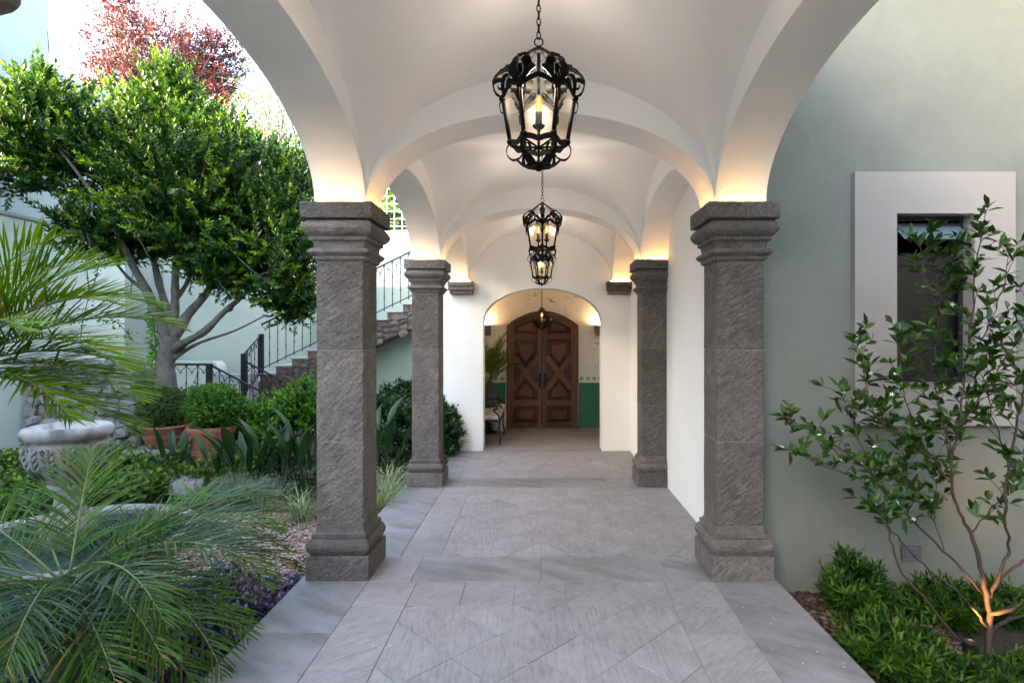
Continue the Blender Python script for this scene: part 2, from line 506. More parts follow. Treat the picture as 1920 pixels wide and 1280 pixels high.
def bulb_mat():
    m, nt, b = new_mat('amber_bulb'); nt.nodes.remove(b)
    t = nt.nodes.new('ShaderNodeBsdfTransparent'); t.inputs[0].default_value = (1,.62,.22,1)
    e = nt.nodes.new('ShaderNodeEmission'); e.inputs[0].default_value = (1,.40,.06,1); e.inputs[1].default_value = .062
    a = nt.nodes.new('ShaderNodeAddShader')
    nt.links.new(t.outputs[0], a.inputs[0]); nt.links.new(e.outputs[0], a.inputs[1])
    nt.links.new(a.outputs[0], nt.nodes['Material Output'].inputs['Surface'])
    return m
M['bulb'] = bulb_mat()
M['filament'] = emit('filament', (1.0,.66,.25), .8)
M['led'] = emit('warm_led', (1.0,.49,.13), 5.5)
M['led_wall'] = emit('warm_wall_led', (1.0,.62,.28), 16.0)
M['spot_lens'] = emit('spot_lens', (1.0,.55,.18), 12.0)
M['white_paint'] = plain('white_paint', (.75,.75,.73), .5, 0, .04)
M['cushion'] = plain('patterned_cushion', (.55,.52,.46), .9, 0, .45, 22, .2)
M['ceramic'] = plain('white_ceramic', (.62,.60,.56), .3, 0, .05)
M['grey_pot'] = plain('weathered_grey_pot', (.10,.10,.105), .8, 0, .4, 14, .3)
M['socket'] = plain('grey_socket_plastic', (.13,.13,.14), .35, 0, .08)
M['wire'] = plain('black_cable', (.01,.01,.01), .6)
M['ficus'] = leafmat('ficus_leaf', (.006,.034,.005), (.16,.27,.012), .40, .20, .22)
M['red_leaf'] = leafmat('red_leaf', (.05,.010,.014), (.17,.04,.034), .5, .35)
M['pepper'] = leafmat('pale_feathery_leaf', (.07,.10,.035), (.18,.22,.07), .6, .3)
M['palm_dark'] = leafmat('dark_green_frond', (.005,.024,.002), (.055,.125,.010), .36, .14, .24, (.16,.11,.02))
M['palm_light'] = leafmat('yellow_green_frond', (.022,.085,.002), (.15,.23,.008), .5, .25, .15, (.30,.17,.02))
M['rachis'] = plain('frond_stalk', (.13,.16,.06), .6)
M['box_leaf'] = leafmat('boxwood_leaf', (.018,.055,.008), (.11,.19,.022), .4, .2, .25)
M['bright_leaf'] = leafmat('bright_shrub_leaf', (.02,.085,.008), (.12,.28,.018), .38, .28, .25)
M['dark_leaf'] = leafmat('dark_shrub_leaf', (.009,.036,.010), (.04,.11,.018), .3, .15)
M['strel'] = leafmat('grey_green_blade', (.010,.034,.012), (.030,.072,.026), .42, .12, .25)
M['lime_leaf'] = leafmat('lime_tree_leaf', (.010,.040,.006), (.06,.13,.014), .33, .18, .35)
M['lance'] = leafmat('lance_leaf', (.012,.045,.005), (.095,.18,.014), .45, .22, .2)
M['vine'] = leafmat('lime_ground_leaf', (.03,.085,.008), (.18,.25,.018), .5, .3)
M['purple'] = leafmat('purple_leaf', (.018,.008,.032), (.14,.085,.21), .30, .05, .6)
M['grass'] = leafmat('variegated_blade', (.045,.09,.025), (.36,.40,.22), .5, .2)
M['silver'] = leafmat('silver_leaf', (.14,.18,.13), (.30,.34,.27), .7, .15)
M['fern'] = leafmat('fern_leaf', (.04,.14,.006), (.17,.30,.016), .5, .3)
M['flower'] = plain('white_petal', (.80,.80,.74), .6, 0, .03)
M['pebble'] = hatched('mixed_pebble', (.42,.36,.31), (.8,.5,.3), (.3,-.3,.9), 30, 20, .4, .4, .004, False, .7, .3)
M['mulch'] = hatched('bark_mulch', (.085,.05,.035), (.8,.5,.3), (.3,-.3,.9), 60, 20, .5, .5, .004, False, .9, .3)
M['roof'] = plain('grey_roof', (.3,.29,.28), .9)

# ------------------------------------------------------------------ ground and floors (structure)
Z1, Z2, Z3 = 0.0, -0.133, -0.27          # the walkway steps down twice
ZG = -0.34                               # garden soil
g = G(); g.add([(-400,-400,-.45),(400,-400,-.45),(400,400,-.45),(-400,400,-.45)], [(0,1,2,3)])
struct('ground', g, M['soil'], 'dark earth ground under and around the courtyard', 'ground')
g = G()
nx, ny = 40, 60
for j in range(ny+1):
    for i in range(nx+1):
        x = -9 + (7.42)*i/nx; y = -3 + 15*j/ny
        g.v.append((x, y, ZG + .03*math.sin(x*2.1+y*1.3) + .02*math.sin(x*5.3-y*3.1) - (0.03 if i == nx else 0)))
g.f = [(j*(nx+1)+i, j*(nx+1)+i+1, (j+1)*(nx+1)+i+1, (j+1)*(nx+1)+i) for j in range(ny) for i in range(nx)]
g.s = [True]*len(g.f)
struct('garden_soil', g, M['soil'], 'dark soil of the planted courtyard bed left of the walkway', 'soil')
g = G()
nx, ny = 20, 20
for j in range(ny+1):
    for i in range(nx+1):
        x = 1.56 + 4.2*i/nx; y = -.5 + 4.62*j/ny
        g.v.append((x, y, -.20 + .015*math.sin(x*7+y*5)))
g.f = [(j*(nx+1)+i, j*(nx+1)+i+1, (j+1)*(nx+1)+i+1, (j+1)*(nx+1)+i) for j in range(ny) for i in range(nx)]
g.s = [True]*len(g.f)
struct('planter_soil', g, M['soil'], 'dark planter soil under the lime tree on the right', 'soil')

def clip(poly, x0, x1, y0, y1):
    def half(p, f):
        out = []
        for i in range(len(p)):
            a, b = p[i], p[(i+1) % len(p)]
            fa, fb = f(a), f(b)
            if fa >= 0: out.append(a)
            if (fa > 0 and fb < 0) or (fa < 0 and fb > 0):
                t = fa/(fa-fb); out.append((a[0]+t*(b[0]-a[0]), a[1]+t*(b[1]-a[1])))
        return out
    for f in (lambda q: q[0]-x0, lambda q: x1-q[0], lambda q: q[1]-y0, lambda q: y1-q[1]):
        poly = half(poly, f)
        if len(poly) < 3: return []
    return poly

def inset(poly, d):
    n = len(poly); out = []
    for i in range(n):
        p0, p1, p2 = Vector(poly[i-1]), Vector(poly[i]), Vector(poly[(i+1)%n])
        e1, e2 = (p1-p0), (p2-p1)
        if e1.length < 1e-6 or e2.length < 1e-6: out.append(p1); continue
        n1 = Vector((-e1.y, e1.x)).normalized(); n2 = Vector((-e2.y, e2.x)).normalized()
        k = 1 + n1.dot(n2)
        out.append(p1 + (n1+n2)*(d/max(k,.25)))
    return out

tile_cache = {}
def tile(parent, poly, z, mat, name='floor_tile', gap=.0011, th=.03):
    area = sum(poly[i-1][0]*poly[i][1]-poly[i][0]*poly[i-1][1] for i in range(len(poly)))/2
    if abs(area) < .002: return
    cx = sum(p[0] for p in poly)/len(poly); cy = sum(p[1] for p in poly)/len(poly)
    loc = [(round(p[0]-cx,4), round(p[1]-cy,4)) for p in poly]
    key = (tuple(loc), mat.name)
    zz = z + random.uniform(-.0012,.0012)
    mt = Matrix.Translation((cx, cy, zz)) @ Euler((random.uniform(-.002,.002), random.uniform(-.002,.002), 0)).to_matrix().to_4x4()
    if key in tile_cache:
        return inst(name, tile_cache[key], parent, mt)
    if area < 0: loc = loc[::-1]
    a = inset(loc, gap); b = inset(loc, gap+.0018)
    n = len(loc); gg = G()
    gg.add([(p.x,p.y,0) for p in b] + [(p.x,p.y,-.0022) for p in a] + [(p.x,p.y,-th) for p in a],
           [tuple(range(n))] + [(i+n,(i+1)%n+n,(i+1)%n,i) for i in range(n)] + [(i+2*n,(i+1)%n+2*n,(i+1)%n+n,i+n) for i in range(n)])
    o = mk(name, gg, mat, parent)
    o.matrix_basis = mt
    tile_cache[key] = o
    return o

def rect(x0, x1, y0, y1): return [(x0,y0),(x1,y0),(x1,y1),(x0,y1)]
XL, XR = -1.60, 1.575
walk = struct('walkway_floor', G().box(XL+.01, XR-.01, -1.6, 4.16-.006, -.44, Z1-.006), M['grout'],
              'stone tiled walkway floor stepping down under the arches', 'floor')
def walk_part(name, x0, x1, y0, y1, z):
    return mk(name, G().box(x0, x1, y0, y1, -.44, z-.006), M['grout'], walk)
walk_part('floor_bed', XL+.01, 1.479, 4.1545, 6.985-.006, Z2)
walk_part('floor_bed', XL+.01, 1.479, 6.9795, 9.305, Z3)

def rows(a, b, n):
    return [(a+(b-a)*i/n, a+(b-a)*(i+1)/n) for i in range(n)]
def diamonds(x0, x1, y0, y1, z, ox, oy, h=.218):
    i0, i1 = int((x0-ox)/h)-2, int((x1-ox)/h)+2
    j0, j1 = int((y0-oy)/h)-2, int((y1-oy)/h)+2
    for i in range(i0, i1+1):
        for j in range(j0, j1+1):
            if (i+j) % 2: continue
            cx, cy = ox+i*h, oy+j*h
            p = clip([(cx-h,cy),(cx,cy-h),(cx+h,cy),(cx,cy+h)], x0, x1, y0, y1)
            if p: tile(walk, p, z, M['tile_field'])
# bay under the camera: slab edges, border tiles, diamond field
for a, b in [(-1.5,-.3),(-.3,.95),(.95,2.05),(2.05,3.10),(3.10,3.737)]:
    tile(walk, rect(XL,-1.14,a,b), Z1, M['slab'], 'edge_slab', .0011, .05)
for a, b in [(-1.5,-.1),(-.1,1.2),(1.2,2.42),(2.42,3.737)]:
    tile(walk, rect(1.14,XR,a,b), Z1, M['slab'], 'edge_slab', .0011, .05)
FX0, FX1, FY1 = -.815, .80, 3.405
for a, b in rows(1.10, FY1, 7):
    tile(walk, rect(-1.14,FX0,a,b), Z1, M['tile_border'])
    tile(walk, rect(FX1,1.14,a,b), Z1, M['tile_border'])
for a, b in rows(-1.14, 1.14, 7):
    tile(walk, rect(a,b,FY1,3.737), Z1, M['tile_border'])
diamonds(FX0, FX1, 1.10, FY1, Z1, -.01, 3.07)
for a, b in rows(-1.5, 1.10, 5):
    for c, d in rows(-1.14, 1.14, 5): tile(walk, rect(c,d,a,b), Z1, M['tile_border'])
# threshold between the near pair of columns
for a, b, mt in [(-1.60,-.86,'tile_border'),(-.86,.005,'slab'),(.005,.86,'slab'),(.86,1.575,'slab')]:
    tile(walk, rect(a,b,3.737,4.16), Z1, M[mt], 'threshold_slab', .0011, .05)
mk('step_riser', G().box(XL+.004, 1.478, 4.146, 4.158, Z2-.02, Z1-.008), M['slab'], walk)
# middle bay
for a, b in [(4.16,5.15),(5.15,6.561)]:
    tile(walk, rect(XL,-1.115,a,b), Z2, M['slab'], 'edge_slab', .0011, .05)
for a, b in rows(4.16, 6.27, 4):
    tile(walk, rect(-1.115,-.795,a,b), Z2, M['tile_border'])
for a, b in rows(4.16, 6.561, 5):
    tile(walk, rect(1.215,1.478,a,b), Z2, M['tile_border'])
for a, b in [(-1.115,-.795),(-.795,-.31),(-.31,.31),(.31,.86),(.86,1.215)]:
    tile(walk, rect(a,b,6.27,6.561), Z2, M['tile_border'])
diamonds(-.795, 1.215, 4.16, 6.27, Z2, .21, 5.66)
for a, b, mt in [(-1.60,-.86,'slab'),(-.86,.02,'slab'),(.02,.80,'slab'),(.80,1.478,'slab')]:
    tile(walk, rect(a,b,6.561,6.985), Z2, M[mt], 'threshold_slab', .0011, .05)
mk('step_riser', G().box(XL+.004, 1.478, 6.971, 6.983, Z3-.02, Z2-.008), M['slab'], walk)
# far bay
for a, b in [(6.985,8.1),(8.1,9.305)]:
    tile(walk, rect(XL,-1.11,a,b), Z3, M['slab'], 'edge_slab', .0011, .05)
    tile(walk, rect(1.16,1.478,a,b), Z3, M['tile_border'])
for a, b in rows(6.985, 9.305, 5):
    tile(walk, rect(-1.11,-.79,a,b), Z3, M['tile_border'])
diamonds(-.79, 1.16, 6.985, 9.305, Z3, .18, 8.1)

# ------------------------------------------------------------------ vaulted arcade
ZS, ZT = 2.508, 3.74                      # springing, top of walls
XI, XO = 1.17, 1.51                       # inner and outer faces of the side arches
YC = [0.978, 3.951, 6.775]                # column rows
HB = .17
RISE = .61
arc = thing('vaulted_arcade', 'white plastered groin vaulted arcade with lit arches over the walkway', 'arcade', (0, 3.951, 0))
def arch_strip(a0, a1, zs, rise, n=40):
    c, h = (a0+a1)/2, (a1-a0)/2
    return [(c - h*math.cos(math.pi*i/n), zs + rise*math.sin(math.pi*i/n)) for i in range(n+1)]
def arch_solid(axis, a0, a1, b0, b1, zs, rise, ztop, n=40):
    """axis 'x': arch spans x (a0..a1), thick in y (b0..b1); axis 'y' the other way"""
    pts = arch_strip(a0, a1, zs, rise, n)
    mp = (lambda a, b, z: (a, b, z)) if axis == 'x' else (lambda a, b, z: (b, a, z))
    gg = G(); m = n+1
    gg.add([mp(a, b0, z) for a, z in pts] + [mp(a, b1, z) for a, z in pts], [(i, i+1, m+i+1, m+i) for i in range(n)], True)
    for b in (b0, b1):
        gg.add([mp(a, b, z) for a, z in pts] + [mp(a, b, ztop) for a, z in pts], [(i, i+1, m+i+1, m+i) for i in range(n)])
    gg.add([mp(a0,b0,ztop),mp(a1,b0,ztop),mp(a1,b1,ztop),mp(a0,b1,ztop)], [(0,1,2,3)])
    return gg
for yc in YC:
    mk('transverse_arch', arch_solid('x', -XI, XI, yc-HB, yc+HB, ZS, RISE, ZT), M['white'], arc)
    for s in (-1, 1):
        mk('pier_block', G().box(min(s*XI,s*XO), max(s*XI,s*XO), yc-HB, yc+HB, ZS-.002, ZT), M['white'], arc)
YE = 9.31
spans = [(YC[0]+HB, YC[1]-HB), (YC[1]+HB, YC[2]-HB), (YC[2]+HB, YE-.15)]
for a, b in spans:
    for s in (-1, 1):
        mk('side_arch', arch_solid('y', a, b, min(s*XI,s*XO), max(s*XI,s*XO), ZS, RISE, ZT), M['white'], arc)
for s in (-1, 1):
    mk('pier_block', G().box(min(s*XI,s*XO), max(s*XI,s*XO), YE-.15, YE-.001, ZS-.002, ZT), M['white'], arc)
def vault(y0, y1, rise=.85, n=52, p=26):
    gg = G()
    us = [-math.cos(math.pi*i/n) for i in range(n+1)]
    for v in us:
        for u in us:
            fx = math.sqrt(max(0, 1-u*u)); fy = math.sqrt(max(0, 1-v*v))
            z = (fx**p + fy**p)**(1/p) if max(fx, fy) > 0 else 0
            gg.v.append((u*XI, (y0+y1)/2 + v*(y1-y0)/2, ZS + rise*min(z,1.04) + .005*math.sin(u*9+y0)*math.sin(v*7+1)*fx*fy))
    gg.f = [(j*(n+1)+i, j*(n+1)+i+1, (j+1)*(n+1)+i+1, (j+1)*(n+1)+i) for j in range(n) for i in range(n)]
    gg.s = [True]*len(gg.f)
    return gg
for a, b in [(YC[0]+HB, YC[1]-HB), (YC[1]+HB, YC[2]-HB), (YC[2]+HB, YE)]:
    mk('vault_web', vault(a, b), M['white'], arc)
mk('roof', G().box(-1.60, 1.56, .72, YE+.3, ZT+.003, ZT+.25), M['roof'], arc, .01)

# ------------------------------------------------------------------ columns
def moulded(prof, **k):
    return G().square(prof, **k)
def rnd_prof(h0, z0, z1, bulge, n=6):
    return [(h0 + bulge*math.sin(math.pi*i/n), z0+(z1-z0)*i/n) for i in range(n+1)]
led_o = {}
def column(name, label, loc, zb, joints, leds, half=None, seed=0):
    t = thing(name, label, 'column', (loc[0], loc[1], zb), 'dark stone columns of the arcade')
    H = ZS - zb
    pl = mk('plinth', moulded([(.206,0),(.210,.004),(.210,.155),(.207,.16)], seed=seed+1), M['moulding'])
    ba = mk('base_moulding', moulded([(.186,.1605),(.187,.168)] + rnd_prof(.190,.169,.268,.0205,9) + [(.176,.270),(.176,.274),(.1835,.276),(.1835,.302),(.172,.304),(.168,.310),(.162,.322),(.1585,.345)], seed=seed+2), M['torus'])
    js = [.3455] + [j - zb for j in joints] + [H-.3835]
    bl = []
    for i in range(len(js)-1):
        a, b = js[i], js[i+1]
        bl.append(mk('shaft_block', moulded([(.1548,a+.0038),(.1572,a+.0075)] + [(.1572,a+.006+(b-a-.012)*k/5) for k in range(1,5)] + [(.1572,b-.0075),(.1548,b-.0038)], seed=seed+5+i), M['stone']))
    c0 = H-.382
    ca = mk('capital_moulding', moulded([(.158,c0),(.166,c0+.004),(.176,c0+.016),(.177,c0+.030),(.184,c0+.034)] + rnd_prof(.184,c0+.036,c0+.082,.0205,8) + [(.174,c0+.084),(.172,c0+.09),(.173,c0+.112),(.180,c0+.128),(.188,c0+.134),(.195,c0+.136),(.196,c0+.160),(.198,c0+.164)] + rnd_prof(.208,c0+.166,c0+.262,.0285,9) + [(.196,c0+.264),(.196,c0+.27)], seed=seed+11), M['torus'])
    ab = mk('abacus', moulded([(.224,c0+.272),(.234,c0+.276),(.2365,c0+.280),(.2365,c0+.374),(.233,c0+.3815),(.196,c0+.382),(.195,c0+.368)], rough=.003, seed=seed+13), M['moulding'])
    core = mk('core', G().box(-.1535,.1535,-.1535,.1535,.05,H-.005), M['joint'])
    for o in [pl, ba, ca, ab, core] + bl: o.parent = t
    for d in leds:
        x, y = d
        gg = G()
        w = .012
        if x: gg.box(x*.192-w/2, x*.192+w/2, -.15, .15, H-.012, H-.006)
        else: gg.box(-.15, .15, y*.192-w/2, y*.192+w/2, H-.012, H-.006)
        o = mk('light_strip', gg, M['led']); o.parent = t
    return t
XCOL = 1.345
column('stone_column', 'dark hatched stone column at the left edge, its capital just peeking into the top corner', (-XCOL, YC[0]), Z1, [.914,1.528], [(0,1)], seed=10)
column('stone_column', 'dark hatched stone column outside the right edge beside the lime tree', (XCOL, YC[0]), Z1, [.914,1.528], [(0,1)], seed=20)
column('stone_column', 'large near left stone column standing beside the gravel and purple plants', (-XCOL, YC[1]), Z1, [.914,1.528], [(0,-1),(0,1),(1,0)], seed=30)
column('stone_column', 'large near right stone column standing against the sage wall', (XCOL, YC[1]), Z1, [.914,1.528], [(0,-1),(0,1),(-1,0)], seed=40)
column('stone_column', 'smaller farther left stone column between the two garden openings', (-XCOL, YC[2]), Z2, [.807,1.471], [(0,-1),(0,1),(1,0)], seed=50)
column('stone_column', 'smaller farther right stone column set against the white corridor wall', (XCOL, YC[2]), Z2, [.807,1.471], [(0,-1),(0,1),(-1,0)], seed=60)
def corbel(label, xc):
    t = thing('stone_corbel', label, 'corbel', (xc, YE, 2.3), 'corbels on the end wall')
    x0, x1 = xc-.205, xc+.205
    for nm, za, zb_, yo, ins in [('lower_moulding',2.30,2.352,.15,.02),('middle_moulding',2.355,2.425,.175,0),('upper_moulding',2.428,2.502,.19,-.005)]:
        o = mk(nm, G().box(x0+ins, x1-ins, YE-yo, YE+.01, za, zb_), M['moulding'], t, .012)
    mk('light_strip', G().box(x0+.05, x1-.05, YE-.174, YE-.162, 2.503, 2.508), M['led'], t)
corbel('small stone corbel on the white end wall left of the inner doorway', -1.29)
corbel('small stone corbel on the white end wall right of the inner doorway', 1.29)

# ------------------------------------------------------------------ corridor wall, end wall, vestibule
mk_wall = lambda name, g, mat, label, bevel=0: tag(mk(name, g, mat, None, bevel), label, 'wall')
mk_wall('corridor_wall', G().box(1.48, 1.74, 4.005, YE+.30, -.46, ZT-.004), M['white'], 'smooth white wall along the right side of the corridor')
ew = thing('end_wall', 'white end wall pierced by the arched opening to the vestibule', 'wall', (0, YE, Z3))
OX0, OX1, OZ, ORISE = -.94, 1.01, 1.86, .547
gg = arch_solid('x', OX0, OX1, YE, YE+.30, OZ, ORISE, ZT-.01, 48)
mk('arch_panel', gg, M['white'], ew)
mk('jamb', G().box(-1.475, OX0, YE, YE+.30, -.46, ZT-.01), M['white'], ew)
mk('jamb', G().box(OX1, 1.479, YE, YE+.30, -.46, ZT-.01), M['white'], ew)

YV = 11.63
struct('vestibule_floor', G().box(-1.62, 1.75, YE+.001, YV+.2, -.46, Z3+.012), M['tile_border'], 'plain stone floor of the vestibule behind the arch', 'floor')
vw = thing('vestibule_wall', 'cream vestibule walls with painted birds, border and green dado', 'wall', (0, YV, Z3))
mk('back_wall', G().box(-1.8, 1.8, YV, YV+.2, -.46, 3.4), M['white'], vw)
mk('side_wall', G().box(-1.66, -1.46, YE+.3, YV, -.46, 3.74), M['white'], vw)
mk('side_wall', G().box(1.55, 1.75, YE+.3, YV, -.46, 3.74), M['white'], vw)
mk('ceiling', G().box(-1.46, 1.55, YE+.3, YV, 2.75, 2.95), M['white'], vw)
ZD = EYE - (717-HY)/FPX*YV
for a, b in [(-1.46,-.72),(.80,1.55)]:
    mk('dado', G().box(a, b, YV-.006, YV, Z3, ZD), M['green_paint'], vw)
mk('dado', G().box(-1.46, -1.454, YE+.3, YV-.006, Z3, ZD), M['green_paint'], vw)
mk('dado', G().box(1.544, 1.55, YE+.3, YV-.006, Z3, ZD), M['green_paint'], vw)
dm = None
for k in range(16):
    x = -1.42 + k*.127 if k < 6 else .855 + (k-6)*.127
    if x > 1.5: continue
    if dm is None:
        q = G(); r1, r2, e = .048, .03, -.0015
        ring = lambda r, y: [(0,y,r),(r,y,0),(0,y,-r),(-r,y,0)]
        q.add(ring(r1,e)+ring(r2,e), [(i,(i+1)%4,4+(i+1)%4,4+i) for i in range(4)])
        q.add(ring(.018,e), [(0,1,2,3)])
        dm = mk('diamond_motif', q, M['motif'], vw); dm.matrix_basis = Matrix.Translation((x, YV, ZD+.085))
    else:
        inst('diamond_motif', dm, vw, Matrix.Translation((x, YV, ZD+.085)))
# painted branches and birds: flat brush strokes on the wall
def stroke(pts, w):
    q = G(); p3 = [P(a, b, YV-.002) for a, b in pts]
    q.ribbon(p3, [w*(1-.6*i/(len(p3)-1)) for i in range(len(p3))], (.6,0,.8), .0012)
    return q
r_ = random.Random(5)
def branch_paint(pts, w=.006, nl=10):
    q = stroke(pts, w)
    for k in range(nl):
        a = r_.randrange(len(pts)-1); t = r_.random()
        x = pts[a][0]+(pts[a+1][0]-pts[a][0])*t; y = pts[a][1]+(pts[a+1][1]-pts[a][1])*t
        an = r_.uniform(-.5,3.6); l = r_.uniform(2.5,5)
        s = stroke([(x,y),(x+l*.5*math.cos(an),y-l*.5*math.sin(an)),(x+l*math.cos(an),y-l*math.sin(an))], r_.uniform(.012,.02))
        q.add(s.v, s.f)
    mk('painted_branch', q, M['mural'], vw)
branch_paint([(975,590),(983,578),(986,572),(992,569)], .008, 4)
branch_paint([(1058,575),(1062,588),(1066,600)], .006, 3)
branch_paint([(1126,640),(1120,645),(1112,642),(1106,640)], .008, 9)
branch_paint([(1126,640),(1118,652),(1112,660),(1110,670)], .008, 9)
branch_paint([(1098,700),(1100,690),(1098,684)], .006, 5)
branch_paint([(1112,702),(1114,692),(1118,684)], .006, 5)
branch_paint([(930,692),(934,685),(938,680)], .006, 5)
branch_paint([(1060,555),(1070,561),(1080,557),(1086,560)], .005, 8)
branch_paint([(985,550),(995,556),(990,563)], .005, 6)
def bird_paint(cx, cy, s, flip):
    q = G()
    for pts, w in [([(-8,2),(0,0),(7,-1)],.05),([(0,0),(4,-6),(12,-8)],.06),([(0,0),(-2,-6),(-6,-9)],.05),([(-8,2),(-12,7),(-16,10)],.02)]:
        st = stroke([(cx+flip*a*s, cy+b*s) for a, b in pts], w*.7)
        q.add(st.v, st.f)
    mk('painted_bird', q, M['mural'], vw)
bird_paint(1005, 554, .75, 1); bird_paint(1034, 565, .75, -1)

# door
DX0, DX1, DZ0 = -.685, .775, Z3+.012
DSP, DTOP = 1.625+(HY-610)/FPX*YV, 1.625+(HY-583)/FPX*YV
dr = thing('double_door', 'dark carved wooden double door with crossed braces and arched top', 'door', (0, YV-.05, DZ0))
dc, dh = (DX0+DX1)/2, (DX1-DX0)/2
def dtop(x, ins=0):
    u = (x-dc)/dh
    return DSP + (DTOP-DSP)*(1-u*u) - ins
def slab_poly(pts, y0, y1):
    n = len(pts); q = G()
    q.add([(x,y0,z) for x,z in pts]+[(x,y1,z) for x,z in pts],
          [tuple(range(n)), tuple(range(2*n-1,n-1,-1))]+[((i+1)%n,i,n+i,n+(i+1)%n) for i in range(n)])
    return q
jam = [(DX0,DZ0),(DX0+.045,DZ0)] + [(x, dtop(x,.05)) for x in np.linspace(DX0+.045,DX1-.045,15)] + [(DX1-.045,DZ0),(DX1,DZ0)] + [(x, dtop(x)) for x in np.linspace(DX1,DX0,15)]
q = G()
k = 15
ins_ = [(DX0+.045,DZ0)]+[(x, dtop(x,.05)) for x in np.linspace(DX0+.045,DX1-.045,k)]+[(DX1-.045,DZ0)]
out_ = [(DX0,DZ0)]+[(x, dtop(x)) for x in np.linspace(DX0,DX1,k)]+[(DX1,DZ0)]
m_ = len(ins_)
for y in (YV-.11, YV-.001):
    q.add([(x,y,z) for x,z in ins_]+[(x,y,z) for x,z in out_], [(i,i+1,m_+i+1,m_+i) for i in range(m_-1)])
q.add([(x,YV-.11,z) for x,z in ins_]+[(x,YV-.001,z) for x,z in ins_], [(i,i+1,m_+i+1,m_+i) for i in range(m_-1)])
q.add([(x,YV-.11,z) for x,z in out_]+[(x,YV-.001,z) for x,z in out_], [(i,i+1,m_+i+1,m_+i) for i in range(m_-1)])
mk('door_frame', q, M['wood'], dr)
yb, yf = YV-.004, YV-.095
for s in (-1, 1):
    xa, xb = (DX0+.05, dc-.003) if s < 0 else (dc+.003, DX1-.05)
    xs = np.linspace(xa, xb, 9)
    leaf = mk('door_leaf', slab_poly([(xa,DZ0+.008)]+[(xb,DZ0+.008)]+[(x, dtop(x,.055)) for x in xs[::-1]], yf+.065, yb), M['wood_recess_shade'], dr)
    W = .085
    zr = [DZ0+.008, DZ0+.10, DZ0+.44, DZ0+.56, DZ0+1.80, DZ0+1.92]
    for a, b in ((xa, xa+W), (xb-W, xb)):
        mk('stile', slab_poly([(a,zr[0]),(b,zr[0]),(b,dtop(b,.055)),(a,dtop(a,.055))], yf, yf+.066), M['wood'], leaf)
    a, b = xa+W+.001, xb-W-.001
    for z0, z1 in ((zr[0],zr[1]),(zr[2],zr[3]),(zr[4],zr[5])):
        mk('rail', G().box(a, b, yf+.003, yf+.066, z0, z1), M['wood'], leaf, .006)
    tx = np.linspace(a, b, 7)
    mk('top_rail', slab_poly([(x, dtop(x,.16)) for x in tx]+[(x, dtop(x,.056)) for x in tx[::-1]], yf+.003, yf+.066), M['wood'], leaf)
    # crossed braces
    zc0, zc1 = zr[3], zr[4]
    zm = (zc0+zc1)/2-.06; xm = (a+b)/2; bw = .05
    for sg, yo in ((1,0),(-1,.002)):
        p0 = Vector((a if sg>0 else b, zm-.33)); p1 = Vector((b if sg>0 else a, zm+.33))
        d = (p1-p0).normalized(); n_ = Vector((-d.y,d.x))*bw
        mk('brace', slab_poly([tuple(p0-n_),tuple(p1-n_),tuple(p1+n_),tuple(p0+n_)], yf+.004+yo, yf+.066), M['wood'], leaf)
    # raised panels
    def panel(pts):
        c_ = Vector((sum(p[0] for p in pts)/len(pts), sum(p[1] for p in pts)/len(pts)))
        q = G(); n = len(pts); inn = [c_+(Vector(p)-c_)*.66 for p in pts]
        q.add([(x,yf+.0645,z) for x,z in pts]+[(p.x,yf+.028,p.y) for p in inn], [tuple(range(n,2*n))]+[(i,(i+1)%n,n+(i+1)%n,n+i) for i in range(n)])
        mk('panel', q, M['wood'], leaf)
    i_ = .035
    panel([(a+i_,zc1-i_),(b-i_,zc1-i_),(b-i_,zm+.38),(xm,zm+.125),(a+i_,zm+.38)][::-1])
    panel([(a+i_,zc0+i_),(b-i_,zc0+i_),(b-i_,zm-.38),(xm,zm-.125),(a+i_,zm-.38)])
    panel([(a+i_,zr[1]+i_),(b-i_,zr[1]+i_),(b-i_,zr[2]-i_),(a+i_,zr[2]-i_)])
    panel([(a+i_,zr[5]+i_*.7),(b-i_,zr[5]+i_*.7)]+[(x, dtop(x,.18)) for x in np.linspace(b-i_,a+i_,5)])
    hx = dc + s*.055
    hd = mk('handle_plate', G().box(hx-.024, hx+.024, yf-.008, yf-.0005, DZ0+.82, DZ0+1.12), M['brass'], leaf, .003)
    mk('handle', G().tube([(hx,yf-.008,DZ0+1.0),(hx,yf-.05,DZ0+1.0),(hx+s*.04,yf-.055,DZ0+1.0),(hx+s*.12,yf-.05,DZ0+.995)], [.011,.011,.011,.008], 8), M['brass'], hd)
mk('bolt_rod', G().tube([(dc-.02,yf-.012,DZ0+.03),(dc-.02,yf-.012,DZ0+1.75)], .007, 6), M['brass'], dr)

# vestibule wall lights
for lb, x in (('dark box uplight on the vestibule wall above the potted palm', -1.10), ('dark box uplight on the vestibule wall right of the door', 1.19)):
    t = thing('wall_light', lb, 'lamp', (x, YV, 1.62), 'vestibule uplights')
    mk('box', G().box(x-.085, x+.085, YV-.13, YV-.001, 1.625, 1.845), M['moulding'], t, .006)
    mk('light_strip', G().box(x-.06, x+.06, YV-.11, YV-.04, 1.846, 1.85), M['led_wall'], t)

